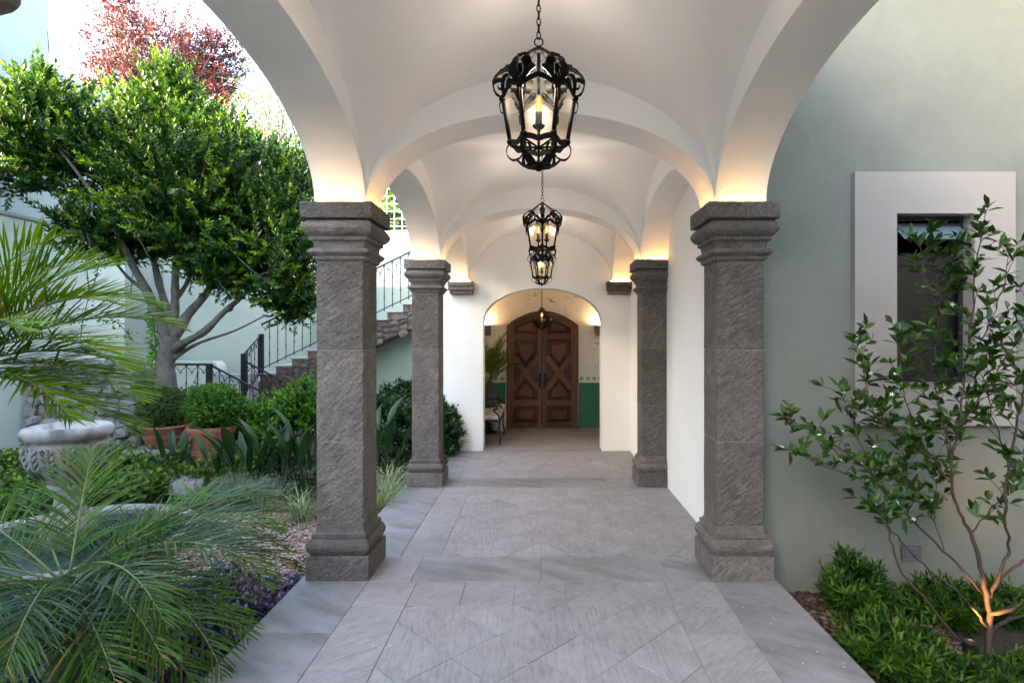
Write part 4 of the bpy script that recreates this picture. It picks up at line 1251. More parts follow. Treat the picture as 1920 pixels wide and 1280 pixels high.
def lantern(label, loc, rot, ncand, ztop):
    t = thing('iron_lantern', label, 'lantern', loc, 'iron lanterns hanging along the vault')
    Rz = Matrix.Rotation(rot, 4, 'Z')
    def part(name, build, mat, k=0, key=None, parent=None):
        key = key or name
        mt = Rz @ Matrix.Rotation(math.pi/3*k, 4, 'Z')
        if key not in lan_src:
            o = mk(name, build(), mat); lan_src[key] = o
        else:
            o = bpy.data.objects.new(name, lan_src[key].data); col.objects.link(o)
        o.parent = parent or t
        if parent is None: o.matrix_basis = mt
        return o
    for k in range(6):
        part('crown_scroll', acanthus_scroll, M['lantern_iron'], k)
        part('lower_scroll', lower_scroll, M['lantern_iron'], k)
        part('leaf_curl', leaf_curl, M['lantern_iron'], k)
        def bar():
            q = G().tube([hexpt(LR1,0,LZ1+.008), hexpt(LR0,0,LZ0-.004)], .0095, 6)
            for r_b, z_b in ((LR1,LZ1-.004),(LR0,LZ0+.008)):
                q.lathe([(.002,-.016),(.014,-.010),(.017,0),(.013,.010),(.002,.016)], 8, (r_b,0,z_b))
            return q
        part('corner_bar', bar, M['lantern_iron'], k)
        def topbar():
            a, b = hexpt(LR1,0,LZ1), hexpt(LR1,1,LZ1); m_ = (a+b)/2
            pts = spline([a, a.lerp(b,.18)+Vector((0,0,.016)), m_+Vector((0,0,.040)), b.lerp(a,.18)+Vector((0,0,.016)), b], 5)
            return G().ribbon(pts, [.024]*len(pts), (0,0,1), .007)
        part('arched_bar', topbar, M['lantern_iron'], k)
        def botbar():
            q = G()
            a, b = hexpt(LR0,0,LZ0), hexpt(LR0,1,LZ0); m_ = (a+b)/2
            pts = spline([a, a.lerp(b,.25)+Vector((0,0,-.002)), m_+Vector((0,0,-.012)), b.lerp(a,.25)+Vector((0,0,-.002)), b], 4)
            q.ribbon(pts, [.024]*len(pts), (0,0,1), .007)
            return q
        part('base_bar', botbar, M['lantern_iron'], k)
        def pane():
            i_ = .985
            a, b = hexpt(LR0*i_,0,LZ0), hexpt(LR0*i_,1,LZ0)
            c, d = hexpt(LR1*i_,1,LZ1), hexpt(LR1*i_,0,LZ1)
            e = (c+d)/2+Vector((0,0,.036))
            nv = Vector((math.cos(math.pi/6), math.sin(math.pi/6), 0))*.002
            fr = [a,b,c,e,d]; q = G()
            q.add([p for p in fr]+[p-nv for p in fr], [(0,1,2,3,4),(9,8,7,6,5)]+[((i+1)%5,i,5+i,5+(i+1)%5) for i in range(5)])
            return q
        part('glass_pane', pane, M['lantern_glass'], k)
    def hub():
        q = G().lathe([(.003,.53),(.02,.535),(.024,.548),(.016,.556),(.008,.562),(.004,.566)], 10)
        q.tube([(0,0,.535),(0,0,.40),(0,0,.345)], .0075, 6)
        return q
    part('hub', hub, M['lantern_iron'])
    def ring():
        return G().tube([(.019*math.cos(a),0,.582+.019*math.sin(a)) for a in np.linspace(0,2*math.pi,17)], .0032, 6, False)
    part('hanging_ring', ring, M['lantern_iron'])
    def finial():
        q = G().lathe([(.001,0),(.013,.005),(.017,.014),(.010,.022),(.014,.03),(.028,.034),(.018,.042),(.006,.052),(.006,.10)], 12)
        for k in range(3):
            a = math.pi/3*k
            q.tube([hexpt(LR0,k,.115), Vector((0,0,.108)), hexpt(LR0,k+3,.115)], .005, 5)
        return q
    part('finial', finial, M['lantern_iron'])
    offs = [(0,0)] if ncand == 1 else [(-.038,.008),(.040,-.008)] if ncand == 2 else [(-.035,-.02),(.035,-.02),(0,.035)]
    for i, (ox, oy) in enumerate(offs):
        cd = mk('candle', G().lathe([(.015,.205),(.0165,.21),(.015,.24),(.0162,.255),(.015,.268),(.012,.272)], 12, (ox,oy,0)), M['candle']); cd.parent = t
        o = mk('drip_cup', G().lathe([(.006,.14),(.008,.155),(.006,.175),(.010,.188),(.024,.198),(.030,.206),(.026,.206),(.012,.202)], 14, (ox,oy,0)), M['lantern_iron'], cd)
        o = mk('arm', G().tube(spline([(0,0,.105),(ox*.6,oy*.6,.112),(ox,oy,.145)],4) if ncand > 1 else [(0,0,.10),(0,0,.145)], .006, 6), M['lantern_iron'], cd)
        fm = mk('filament', G().lathe([(.001,.280),(.0045,.286),(.005,.30),(.004,.318),(.001,.328)], 8, (ox,oy,0)), M['filament']); fm.parent = t
        bl = mk('bulb', G().lathe([(.008,.272),(.014,.284),(.0165,.298),(.014,.316),(.008,.334),(.002,.346),(.0005,.348)], 14, (ox,oy,0)), M['bulb']); bl.parent = t
    # the bulbs' light
    ll_ = bpy.data.lights.new('bulb_light', 'POINT'); ll_.energy = 1.5; ll_.color = (1,.83,.68); ll_.shadow_soft_size = .075
    lo_ = bpy.data.objects.new('bulb_light', ll_); col.objects.link(lo_); lo_.parent = t; lo_.location = (0,0,.40)
    # chain
    n = int((ztop-loc[2]-.60)/.030)
    src = None
    for i in range(n+1):
        z_ = .612 + i*.030
        mt = Matrix.Translation((0,0,z_)) @ Matrix.Rotation(math.pi/2*(i%2)+.3, 4, 'Z')
        if 'chain' not in lan_src:
            q = G().tube([(.0085*math.cos(a), 0, .019*math.sin(a)) for a in np.linspace(0,2*math.pi,13)], .0027, 5, False)
            o = mk('chain_link', q, M['lantern_iron']); lan_src['chain'] = o
        else:
            o = bpy.data.objects.new('chain_link', lan_src['chain'].data); col.objects.link(o)
        o.parent = t; o.matrix_basis = mt
    return t
lantern('largest nearest black iron lantern with a single glowing candle bulb', (-.007, 2.54, 2.36), 0, 1, 3.36)
lantern('middle black iron lantern showing two candle bulbs', (.02, 5.36, 2.325), math.pi/6, 2, 3.36)
lantern('smallest farthest black iron lantern hanging just above the doorway arch', (.022, 8.12, 2.335), .1, 1, 3.36)

# ------------------------------------------------------------------ vestibule furniture
bx, by = -.80, 10.35
bn = thing('iron_bench', 'black iron bench with scrolled arms and a patterned cushion', 'bench', (bx, by, Z3+.012))
ZF = Z3+.013
SX0, SX1, SY0, SY1 = -1.35, -.70, 9.72, 10.75
for y in (SY0+.03, SY1-.03):
    mk('front_leg', G().tube(spline([(SX1,y,ZF),(SX1+.015,y,ZF+.1),(SX1-.01,y,ZF+.25),(SX1+.005,y,ZF+.42)],4), .014, 6), M['iron'], bn)
    mk('rear_leg', G().tube(spline([(SX0,y,ZF),(SX0,y,ZF+.42),(SX0-.06,y,ZF+.85)],4), .014, 6), M['iron'], bn)
    mk('arm', G().tube(spline([(SX0,y,ZF+.66),(-1.0,y,ZF+.675),(SX1-.12,y,ZF+.69),(SX1-.05,y,ZF+.67),(SX1-.05,y,ZF+.615),(SX1-.10,y,ZF+.61),(SX1-.09,y,ZF+.57),(SX1-.03,y,ZF+.52),(SX1,y,ZF+.42)],4), .016, 6), M['iron'], bn)
    mk('arm_support', G().tube([(-1.02,y,ZF+.675),(-1.02,y,ZF+.12)], .008, 5), M['iron'], bn)
mk('seat_frame', G().box(SX0, SX1+.01, SY0, SY1, ZF+.395, ZF+.425), M['iron'], bn, .006)
mk('cushion', G().box(SX0+.03, SX1+.005, SY0+.02, SY1-.02, ZF+.428, ZF+.515), M['cushion'], bn, .03)
mk('shelf', G().box(SX0, -1.0, SY0+.02, SY1-.02, ZF+.11, ZF+.13), M['iron'], bn, .004)
mk('back_rail', G().tube([(SX0-.06,SY0+.03,ZF+.85),(SX0-.06,SY1-.03,ZF+.85)], .014, 6), M['iron'], bn)
for i in range(7):
    y = SY0+.15+i*.125
    mk('back_bar', G().tube([(SX0,y,ZF+.42),(SX0-.06,y,ZF+.85)], .007, 5), M['iron'], bn)
st = thing('ceramic_stool', 'white pierced ceramic stool behind the iron bench', 'stool', (-.84, 11.2, ZF))
sc_c = (-.84, 11.2, ZF)
mk('stool_body', G().lathe([(.13,0),(.155,.03),(.165,.15),(.17,.27),(.165,.40),(.15,.50),(.13,.53),(.001,.535)], 28, sc_c), M['ceramic'], st)
src = None
for rr in range(2):
    for i in range(12):
        a = 2*math.pi*i/12+.2
        for jj in range(2):
            mt = Matrix.Translation(sc_c) @ Matrix.Rotation(a+(.13 if jj else 0),4,'Z') @ Matrix.Translation((.163,0,.15+rr*.25+jj*.045))
            if src is None:
                src = mk('piercing', G().lathe([(.001,-.014),(.013,0),(.001,.014)], 6), M['iron'], st); src.matrix_basis = mt
            elif i*2+jj < 24: inst('piercing', src, st, mt)
pp = thing('grey_plant_pot', 'weathered grey pot holding the vestibule palm', 'pot', (-.99, 10.98, ZF))
PC = (-.99, 10.98, ZF+.53)
mk('stand', G().lathe([(.16,0),(.16,.02),(.02,.03),(.02,.50),(.15,.51),(.15,.53)], 16, (PC[0],PC[1],ZF)), M['iron'], pp)
mk('pot_body', G().lathe([(.12,.0),(.135,.05),(.15,.20),(.162,.25),(.168,.28),(.15,.28),(.14,.24)], 24, PC), M['grey_pot'], pp)
mk('pot_soil', G().lathe([(.001,.245),(.142,.24)], 16, PC), M['soil'], pp)

# ------------------------------------------------------------------ fronds
def frond_geo(o, az, el, L, droop, nl, ll, lw, vee=.5, curl=.5, tone0=.3, side_roll=0, start=.14, twist=0, sweep=.0, lift=.25, fwd0=.35):
    """returns V, F(tris), tone, rachis points of a pinnate frond"""
    o = np.array(o, float)
    n = 22
    pts = [o]; dirs = []
    pitch = el; a = az
    for i in range(n):
        d = np.array([math.cos(pitch)*math.cos(a), math.cos(pitch)*math.sin(a), math.sin(pitch)])
        dirs.append(d); pts.append(pts[-1] + d*L/n)
        pitch -= droop/n*(.4+1.2*i/n); a += sweep/n
    pts = np.array(pts); dirs.append(dirs[-1]); dirs = np.array(dirs)
    V, F, T = [], [], []
    for i in range(nl):
        t = start + (1-start)*(i+.5)/nl
        f = t*n; k = min(int(f), n-1); u = f-k
        p = pts[k]*(1-u)+pts[k+1]*u; d = dirs[k]
        up = np.array([0,0,1.]); s = np.cross(d, up); s /= max(np.linalg.norm(s),1e-6); nn = np.cross(s, d)
        ca, sa = math.cos(side_roll), math.sin(side_roll)
        s, nn = s*ca+nn*sa, nn*ca-s*sa
        prof = (math.sin(math.pi*min(1,(t*.86+.16)))**.6)
        fwd = fwd0 + .75*t**2
        for sg in (-1, 1):
            l = ll*prof*random.uniform(.86,1.1)
            dd = s*sg*(1-.25*t) + d*fwd + nn*lift*random.uniform(.3,1.7)*vee + np.random.normal(size=3)*.10
            dd /= np.linalg.norm(dd)
            w = lw*random.uniform(.85,1.1)
            wv = np.cross(dd, nn); wv /= max(np.linalg.norm(wv),1e-6)
            wv = wv*.8 + nn*.3*sg
            b = len(V); q = p.copy(); c = dd.copy()
            tn = np.clip(tone0+random.uniform(-.25,.3)+.15*t, 0, .84) if random.random() > .025 else 1.0
            for j, wj in enumerate((.45,1,.85,.5)):
                V += [q-wv*w*wj/2, q+wv*w*wj/2]; T += [tn, tn]
                if j < 3:
                    q = q + c*l/3.4; c = c + np.array([0,0,-1])*curl*.33; c /= np.linalg.norm(c)
            q = q + c*l*.16; V.append(q); T.append(tn)
            for j in range(3):
                F += [(b+2*j,b+2*j+1,b+2*j+3),(b+2*j,b+2*j+3,b+2*j+2)]
            F.append((b+6,b+7,b+8))
    return np.array(V), np.array(F), np.array(T), pts
np.random.seed(3)
def frond(parent, mat, name='frond', rw=.008, **k):
    V, F, T, pts = frond_geo(**k)
    me = fast_mesh(name, V, F, T); me.materials.append(mat)
    o = bpy.data.objects.new(name, me); col.objects.link(o); o.parent = parent
    if parent in INV: o.matrix_parent_inverse = INV[parent]
    m = len(pts)
    mk('stalk', G().tube([tuple(p) for p in pts[::2]], [rw*(1-.85*i/(len(pts[::2])-1)) for i in range(len(pts[::2]))], 5), M['rachis'], o)
    return o

# near pygmy palm
PBc = Vector((-2.45, 2.92, .34))
pb = thing('pygmy_palm', 'dark blue green palm with arching fronds at the lower left corner', 'palm', (PBc.x, PBc.y, ZG))
mk('trunk', G().tube([(PBc.x+.02,PBc.y,ZG-.05),(PBc.x,PBc.y,0),(PBc.x,PBc.y,.36)], [.09,.08,.06], 10), M['bark'], pb)
spec = [ # azimuth deg (0=+x, -90 = towards camera), elevation deg, length, droop
 (8,38,1.15,1.35),(-14,32,1.22,1.25),(-38,22,1.15,1.35),(-60,30,.95,1.7),(-86,24,.90,1.5),(-112,28,.95,1.5),(-145,35,1.0,1.4),
 (178,45,1.1,1.3),(150,40,1.05,1.3),(60,30,1.05,1.1),(34,40,1.15,1.35),
 (-28,4,1.10,.95),(-50,-4,1.0,.8),(-75,2,.85,.9),(-100,0,.8,.9),(-5,12,1.12,1.15),(-130,5,.9,.9),(26,28,1.05,1.1),(105,70,.72,.5),(48,18,1.15,1.2),(-2,28,1.2,1.4),(165,20,1.0,1.2),(-32,34,1.1,1.6),(108,12,.95,1.0),(-66,14,.95,1.2),(92,24,1.0,1.2),(125,18,1.0,1.2),(75,14,1.1,1.1),(-22,18,1.25,1.5),(14,20,1.2,1.2),(-46,12,1.1,1.3)]
for i, (a, e, l, d) in enumerate(spec):
    frond(pb, M['palm_dark'], o=PBc+Vector((.03*math.cos(R(a)),.03*math.sin(R(a)),.02)), az=R(a+random.uniform(-4,4)), el=R(e), L=l, droop=d, nl=44, ll=.34, lw=.0105, vee=1.1, curl=.55, tone0=random.uniform(.05,.55), fwd0=.75, sweep=random.uniform(-.25,.25), rw=.007)
# larger light palm at the left edge
PAc = Vector((-3.95, 3.7, 1.36))
pa = thing('feather_palm', 'large yellow green palm reaching in from the left edge', 'palm', (PAc.x, PAc.y, ZG))
mk('trunk', G().tube([(PAc.x,PAc.y,ZG-.05),(PAc.x+.02,PAc.y,.5),(PAc.x,PAc.y,1.32)], [.11,.09,.07], 10), M['bark'], pa)
spec = [(4,48,1.35,1.35),(-8,28,1.45,1.35),(10,22,1.30,1.25),(24,36,1.5,1.2),(-25,40,1.2,1.3),(40,60,1.3,1.0),(-50,50,1.1,1.2),
        (8,62,1.25,1.0),(90,60,1.2,1.0),(150,50,1.2,1.1),(200,50,1.2,1.1),(250,45,1.1,1.2),(0,72,1.3,1.2),(16,50,1.45,1.5),(4,12,1.40,1.0),(-12,8,1.2,1.1),(6,-2,1.30,.95)]
for i, (a, e, l, d) in enumerate(spec):
    frond(pa, M['palm_light'], o=PAc+Vector((.03*math.cos(R(a)),.03*math.sin(R(a)),.02)), az=R(a), el=R(e), L=l, droop=d, nl=54, ll=.46, lw=.0165, vee=.9, curl=.16, fwd0=.75, tone0=.35, sweep=random.uniform(-.15,.15), rw=.010)
# potted palm in the vestibule
VC = Vector((PC[0], PC[1], PC[2]+.24))
vp = thing('potted_palm', 'feathery green palm in the grey pot left of the wooden door', 'palm', VC)
spec = [(0,80,1.15,1.3),(40,84,1.2,.9),(-30,78,1.15,1.2),(20,72,1.05,1.4),(-60,82,1.2,.9),(120,84,1.2,.8),(-120,82,1.15,.9),(-10,87,1.3,.7),(70,78,1.1,1.1),(-85,80,1.1,1.0),(5,66,.9,1.3),(-50,74,.95,1.2),(160,80,1.1,.9),(-160,78,1.0,1.0)]
for a, e, l, d in spec:
    frond(vp, M['palm_light'], o=VC+Vector((random.uniform(-.06,.06),random.uniform(-.06,.06),0)), az=R(a), el=R(e), L=l, droop=d, nl=34, ll=.27, lw=.015, vee=1.3, curl=.3, tone0=.35, start=.36, rw=.010)
# bright ferns
for j, (lb, c, n) in enumerate([('bright green fern clump in front of the grey rock', (-3.75,6.2,ZG+.05), 13), ('smaller bright green fern beside the fountain basin', (-4.45,6.35,ZG+.05), 10), ('bright green fern to the right of the rock', (-3.25,6.35,ZG+.05), 12)]):
    f_ = thing('garden_fern', lb, 'fern', c, 'bright ferns near the fountain')
    for k in range(n):
        frond(f_, M['fern'], o=Vector(c), az=R(360*k/n+random.uniform(-12,12)), el=R(random.uniform(45,78)), L=random.uniform(.34,.5), droop=1.3, nl=26, ll=.055, lw=.016, vee=.2, curl=.25, tone0=.45, rw=.004)

# ------------------------------------------------------------------ leafy plants
def dome_points(n, c, r, zmin=-.2, inner=.25, lump=.12, seed=0):
    d = rng.normal(size=(n,3)); d = nz(d); d[:,2] = np.where(d[:,2] < zmin, -d[:,2]*.5, d[:,2]); d = nz(d)
    ph = seed*1.7
    lum = 1 + lump*np.sin(d[:,0]*5+ph)*np.cos(d[:,1]*4.3+ph*2) + lump*.7*np.sin(d[:,2]*7+d[:,0]*6+ph)
    s = lum*(1-inner*rng.uniform(0,1,n)**2)
    return np.asarray(c)+d*np.asarray(r)*s[:,None], d
def shrub(name, label, cat, c, r, n, nl, L, W, mat, slen=.12, shape='leaf', up=.5, spread=.9, young=.3, group=None, zmin=-.15, lump=.12, inner=.3, stems=5, base=None, seed=0, bark='bark'):
    z0 = base if base is not None else c[2]-r[2]
    t = thing(name, label, cat, (c[0], c[1], z0), group)
    p, d = dome_points(n, c, r, zmin, inner, lump, seed)
    D = d*.8 + np.array([0,0,up]) + rng.normal(size=d.shape)*.25
    D = nz(D)
    a = shoots(p - D*slen*.6, D, slen*rng.uniform(.7,1.3,n), nl, L, W, spread, young)
    leaves('foliage', *a, mat, t, shape)
    q = G()
    for k in range(stems):
        an = 6.28*k/stems + .4
        e = Vector((c[0]+r[0]*.55*math.cos(an), c[1]+r[1]*.55*math.sin(an), c[2]+r[2]*.35))
        b = Vector((c[0]+.03*math.cos(an), c[1]+.03*math.sin(an), z0-.02))
        q.tube([b, b.lerp(e,.5)+Vector((0,0,.03)), e], [.012,.009,.004], 5)
    mk('stems', q, M[bark], t)
    return t
# clipped boxwood in the pots
ca, cb = P(404, 762, 7.5), P(308, 763, 8.05)
shrub('boxwood_bush', 'bright clipped boxwood bush in the right terracotta pot', 'bush', tuple(ca), (.345,.345,.295), 1600, 7, .034, .022, M['bright_leaf'], .07, 'leaf', .2, 1.0, .5, 'clipped boxwood in pots', -1.1, .10, .25, base=ca.z-.40, seed=1)
shrub('boxwood_bush', 'dark clipped round boxwood bush in the left terracotta pot', 'bush', tuple(cb), (.32,.32,.29), 1900, 7, .025, .015, M['box_leaf'], .05, 'leaf', .1, 1.0, .45, 'clipped boxwood in pots', -1.1, .04, .2, base=cb.z-.35, seed=2)
# bright shrubs under the stairs
for j, (lb, px, py, y, rx, rz, n) in enumerate([
    ('bright green shrub close to the right of the potted boxwood', 485, 815, 7.9, .42, .36, 560),
    ('tall bright shrub beside the near left column with long new shoots', 568, 788, 8.1, .42, .50, 600),
    ('low bright shrub between the two terracotta pots', 372, 765, 8.7, .30, .35, 110),
    ('bright shrub in front of the sloping railing', 522, 786, 8.6, .5, .30, 430)]):
    c = P(px, py, y)
    shrub('garden_shrub', lb, 'shrub', tuple(c), (rx,rx*.8,rz), n, 11, .066, .036, M['bright_leaf'], .2, 'ovate', .6, 1.0, .6, 'bright shrubs below the stairs', -.3, .2, .35, base=ZG, seed=j+3)
# dark glossy shrubs seen between the columns
for j, (lb, px, py, y, rx, rz, n) in enumerate([
    ('dark glossy shrub in front of the green recess wall', 735, 790, 9.0, .50, .42, 420),
    ('taller dark shrub beside the far left column', 770, 768, 9.6, .38, .48, 320),
    ('dark shrub filling the ground behind the striped grass', 735, 830, 8.6, .55, .28, 350)]):
    c = P(px, py, y)
    shrub('dark_shrub', lb, 'shrub', tuple(c), (rx,rx*.8,rz), n, 11, .11, .038, M['dark_leaf'], .16, 'leaf', .5, 1.1, .3, 'dark shrubs between the columns', -.2, .2, .3, base=ZG, seed=j+9)
c = P(838, 812, 9.05)
shrub('dark_shrub', 'narrow dark shrub squeezed beside the white end wall', 'shrub', tuple(c), (.20,.25,.46), 320, 10, .09, .03, M['dark_leaf'], .14, 'leaf', .6, 1.0, .3, None, -.9, .15, .3, base=ZG, seed=13)
# silver mound
for j, (lb, px, py, y, rx) in enumerate([('silver grey cushion plant at the gravel edge', 490, 925, 6.15, .30), ('small silver grey cushion plant beside the ferns', 440, 918, 6.3, .22)]):
    c = P(px, py, y)
    shrub('silver_plant', lb, 'plant', tuple(c), (rx,rx*.8,.17), 500, 9, .016, .006, M['silver'], .09, 'diamond', .7, .8, .5, 'silver cushion plants', -.1, .15, .4, base=ZG, seed=j+15)

# broad-leaved clumps (each blade a part)
def blade_geo(seed, L=.34, W=.085, stalk=.35, bend=.5):
    r3 = random.Random(seed); q = G()
    q.tube([(0,0,0),(.0,.0,stalk*.5),(.02,0,stalk)], [.007,.006,.005], 5)
    rows_ = 8; vs_, fs_ = [], []
    x, z, pitch = .02, stalk, math.pi/2-.1
    for i in range(rows_+1):
        t = i/rows_
        w = W*(math.sin(math.pi*min(1,.06+t*.94)**.8)**.9)*(1 if t < 1 else .02)
        vs_ += [(x-.012*math.sin(math.pi*t), -w/2, z+.012), (x, 0, z), (x-.012*math.sin(math.pi*t), w/2, z+.012)]
        x += math.cos(pitch)*L/rows_; z += math.sin(pitch)*L/rows_; pitch -= bend/rows_
    for i in range(rows_):
        for k in (0,1):
            b = i*3+k; fs_.append((b, b+1, b+4, b+3))
    q.add(vs_, fs_, True)
    return q
blade_src = []
def blade_tone(o, tone):
    a = o.data.attributes.new('tone','FLOAT','POINT'); a.data.foreach_set('value', np.full(len(o.data.vertices), tone, np.float32))
def strel(label, c, n, s, tall, seed):
    t = thing('broadleaf_clump', label, 'plant', c, 'broad grey green leaf clumps')
    r3 = random.Random(seed)
    for k in range(n):
        a = 6.28*k/n + r3.uniform(-.5,.5); tilt = r3.uniform(.02,.42)
        rad = r3.uniform(.02,.16)
        sc_ = s*r3.uniform(.75,1.2)
        mt = (Matrix.Translation((c[0]+rad*math.cos(a), c[1]+rad*math.sin(a), c[2])) @ Matrix.Rotation(a,4,'Z') @ Matrix.Rotation(tilt,4,'Y')
              @ Matrix.Rotation(r3.uniform(-.9,.9),4,'Z') @ Matrix.Diagonal((sc_,sc_,sc_*tall,1)))
        v = r3.randrange(5)
        if len(blade_src) < 5:
            o = mk('leaf_blade', blade_geo(len(blade_src), .40, .078+.008*len(blade_src), .30+.05*len(blade_src), .35+.15*len(blade_src)), M['strel'], t)
            blade_tone(o, .2+.15*len(blade_src)); o.matrix_basis = mt; blade_src.append(o)
        else: inst('leaf_blade', blade_src[v], t, mt)
for j, (lb, px, py, y, n, s) in enumerate([
    ('broad leaved clump in front of the right terracotta pot', 410, 912, 7.0, 8, .85),
    ('broad leaved clump below the left terracotta pot', 325, 893, 7.3, 7, .85),
    ('dense broad leaved clump midway between pot and near column', 470, 915, 6.75, 15, .95),
    ('broad leaved clump left of the near column behind the silver plant', 525, 915, 6.8, 15, 1.0),
    ('broad leaved clump half hidden behind the near left column', 580, 905, 7.0, 14, 1.1),
    ('broad leaved clump with a long drooping leaf seen right of the near column', 715, 900, 7.4, 10, 1.15)]):
    c = P(px, py, y); c.z = ZG
    strel(lb, tuple(c), n, s, 1.15, j+1)

# striped grasses
def grass_clump(label, c, n, L, seed):
    t = thing('striped_grass', label, 'grass', c, 'striped grass clumps at the gravel edge')
    V, F, T = [], [], []
    r3 = random.Random(seed)
    for k in range(n):
        a = r3.uniform(0,6.28); p = np.array([c[0]+r3.uniform(-.07,.07), c[1]+r3.uniform(-.07,.07), c[2]])
        pitch = r3.uniform(.75,1.5); l = L*r3.uniform(.7,1.15); w = r3.uniform(.007,.011); dr = r3.uniform(1.2,2.6)
        wv = np.array([-math.sin(a), math.cos(a), 0])
        b = len(V); ns = 6; tn = r3.choice([.1,.25,.7,.9,.8])
        for i in range(ns):
            ww = w*(1-.15*i) if i < ns-1 else .0006
            V += [p-wv*ww/2, p+wv*ww/2]; T += [tn,tn]
            p = p + np.array([math.cos(pitch)*math.cos(a), math.cos(pitch)*math.sin(a), math.sin(pitch)])*l/ns
            pitch -= dr/ns
        for i in range(ns-1):
            F += [(b+2*i,b+2*i+1,b+2*i+3),(b+2*i,b+2*i+3,b+2*i+2)]
    me = fast_mesh('blades', np.array(V), np.array(F), np.array(T)); me.materials.append(M['grass'])
    o = bpy.data.objects.new('blades', me); col.objects.link(o); o.parent = t; o.matrix_parent_inverse = INV[t]
    mk('crown', G().lathe([(.05,-.03),(.06,.02),(.03,.06)], 8, c), M['soil'], t)
for j, (lb, px, py, y, n, L) in enumerate([
    ('striped grass clump just left of the near column', 565, 965, 5.85, 240, .55),
    ('small striped grass clump at the back of the gravel', 505, 955, 6.2, 160, .44),
    ('striped grass clump right behind the near left column', 715, 960, 6.0, 260, .6),
    ('striped grass clump at the foot of the far left column', 745, 940, 6.4, 260, .6),
    ('taller striped grass clump between the two left columns', 728, 915, 6.9, 260, .62)]):
    c = P(px, py, y); c.z = ZG+.02
    c.x = min(c.x, -1.72)
    grass_clump(lb, tuple(c), n, L, j+20)

# purple ground cover
def scatter_cover(name, label, cat, pts, L, W, mat, h=(.02,.14), shape='ovate', per=5):
    n = len(pts)
    base = np.stack([pts[:,0], pts[:,1], pts[:,2]],-1)
    D = nz(np.stack([rng.normal(size=n)*.4, rng.normal(size=n)*.4, np.ones(n)],-1))
    a = shoots(base, D, rng.uniform(h[0],h[1],n), per, L, W, 1.1, .5, .6, .3)
    o = leaves(name, *a, mat, None, shape)
    return tag(o, label, cat, kind='stuff')
n = 2300
pts = np.stack([rng.uniform(-3.1,-1.64,n), rng.uniform(2.55,4.75,n), np.full(n, ZG)],-1)
pts[:,1] -= 0
keep = pts[:,1] < 4.62 - .42*np.abs(pts[:,0]+1.64) + .12*np.sin(pts[:,0]*7)
pts = pts[keep]; pts[:,2] += .05+.06*np.sin(pts[:,0]*6)*np.cos(pts[:,1]*5)
scatter_cover('purple_ground_cover', 'dense purple leaved ground cover along the left edge of the walkway', 'ground cover', pts, .055, .036, M['purple'], (.04,.17), per=6)
n = 1500
pts = np.stack([rng.uniform(-7.2,-3.6,n), rng.uniform(5.6,8.0,n), np.full(n, ZG)],-1)
keep = (np.hypot(pts[:,0]-FC.x, pts[:,1]-FC.y) > 1.1) & ~((pts[:,0] > -4.3) & (pts[:,1] < 6.6))
pts = pts[keep]; pts[:,2] += .10+.16*np.clip((pts[:,1]-5.6)/2,0,1)+.08*np.sin(pts[:,0]*5)*np.cos(pts[:,1]*4)
scatter_cover('vine_ground_cover', 'lime green leafy ground cover around the fountain', 'ground cover', pts, .075, .058, M['vine'], (.05,.25), per=6)
n = 900
pts = np.stack([rng.uniform(-6.9,-5.0,n), rng.uniform(4.6,6.2,n), np.full(n, ZG)],-1)
keep = np.hypot(pts[:,0]-FC.x, pts[:,1]-FC.y) > 1.15
pts = pts[keep]; pts[:,2] += .12
scatter_cover('leafy_ground_cover', 'darker leafy ground cover behind the pygmy palm at far left', 'ground cover', pts, .07, .05, M['bright_leaf'], (.1,.35), per=7)
# low leaf litter greens under the clumps
n = 900
pts = np.stack([rng.uniform(-4.9,-1.7,n), rng.uniform(6.5,8.6,n), np.full(n, ZG+.02)],-1)
scatter_cover('low_ground_cover', 'low dark green ground cover under the broad leaved clumps', 'ground cover', pts, .06, .03, M['dark_leaf'], (.05,.2), per=6)

# right planter shrubs
for j, (lb, px, py, y, rx, rz, n) in enumerate([
    ('rounded lance leaved shrub against the sage wall nearest the column', 1605, 1122, 3.6, .20, .24, 180),
    ('lance leaved shrub at the walkway edge in front', 1668, 1218, 3.02, .22, .15, 165),
    ('lance leaved shrub left behind the lime tree trunk', 1768, 1145, 3.6, .20, .15, 140),
    ('lance leaved shrub at the bottom edge before the lime tree trunk', 1755, 1288, 2.85, .21, .13, 150),
    ('lance leaved shrub behind the lime tree trunk at the right edge', 1890, 1150, 3.65, .20, .14, 120),
    ('lance leaved shrub in the bottom right corner', 1925, 1285, 2.95, .16, .10, 90)]):
    c = P(px, py, y)
    shrub('lance_leaf_shrub', lb, 'shrub', tuple(c), (rx,rx*.85,rz), n, 14, .078, .018, M['lance'], .13, 'leaf', .8, 1.25, .42, 'lance leaved shrubs in the right planter', -.1, .18, .35, base=-.2, seed=j+31)

# fallen petals and leaf bits on the paving
n = 46
fx = np.concatenate([rng.uniform(1.15,1.56,26), rng.uniform(-1.1,1.1,20)])
fy = np.concatenate([rng.uniform(2.2,3.7,26), rng.uniform(1.9,3.6,20)])
o = leaves('fallen_petals', np.stack([fx,fy,np.full(n,.003)],-1), np.stack([rng.normal(size=n),rng.normal(size=n),np.zeros(n)],-1), np.tile([[0,0,1.]],(n,1)), rng.uniform(.006,.013,n), rng.uniform(.004,.007,n), rng.uniform(0,1,n), M['flower'], None, 'leaf')
tag(o, 'tiny white fallen petals scattered on the paving near the lime tree', 'petals', kind='stuff')

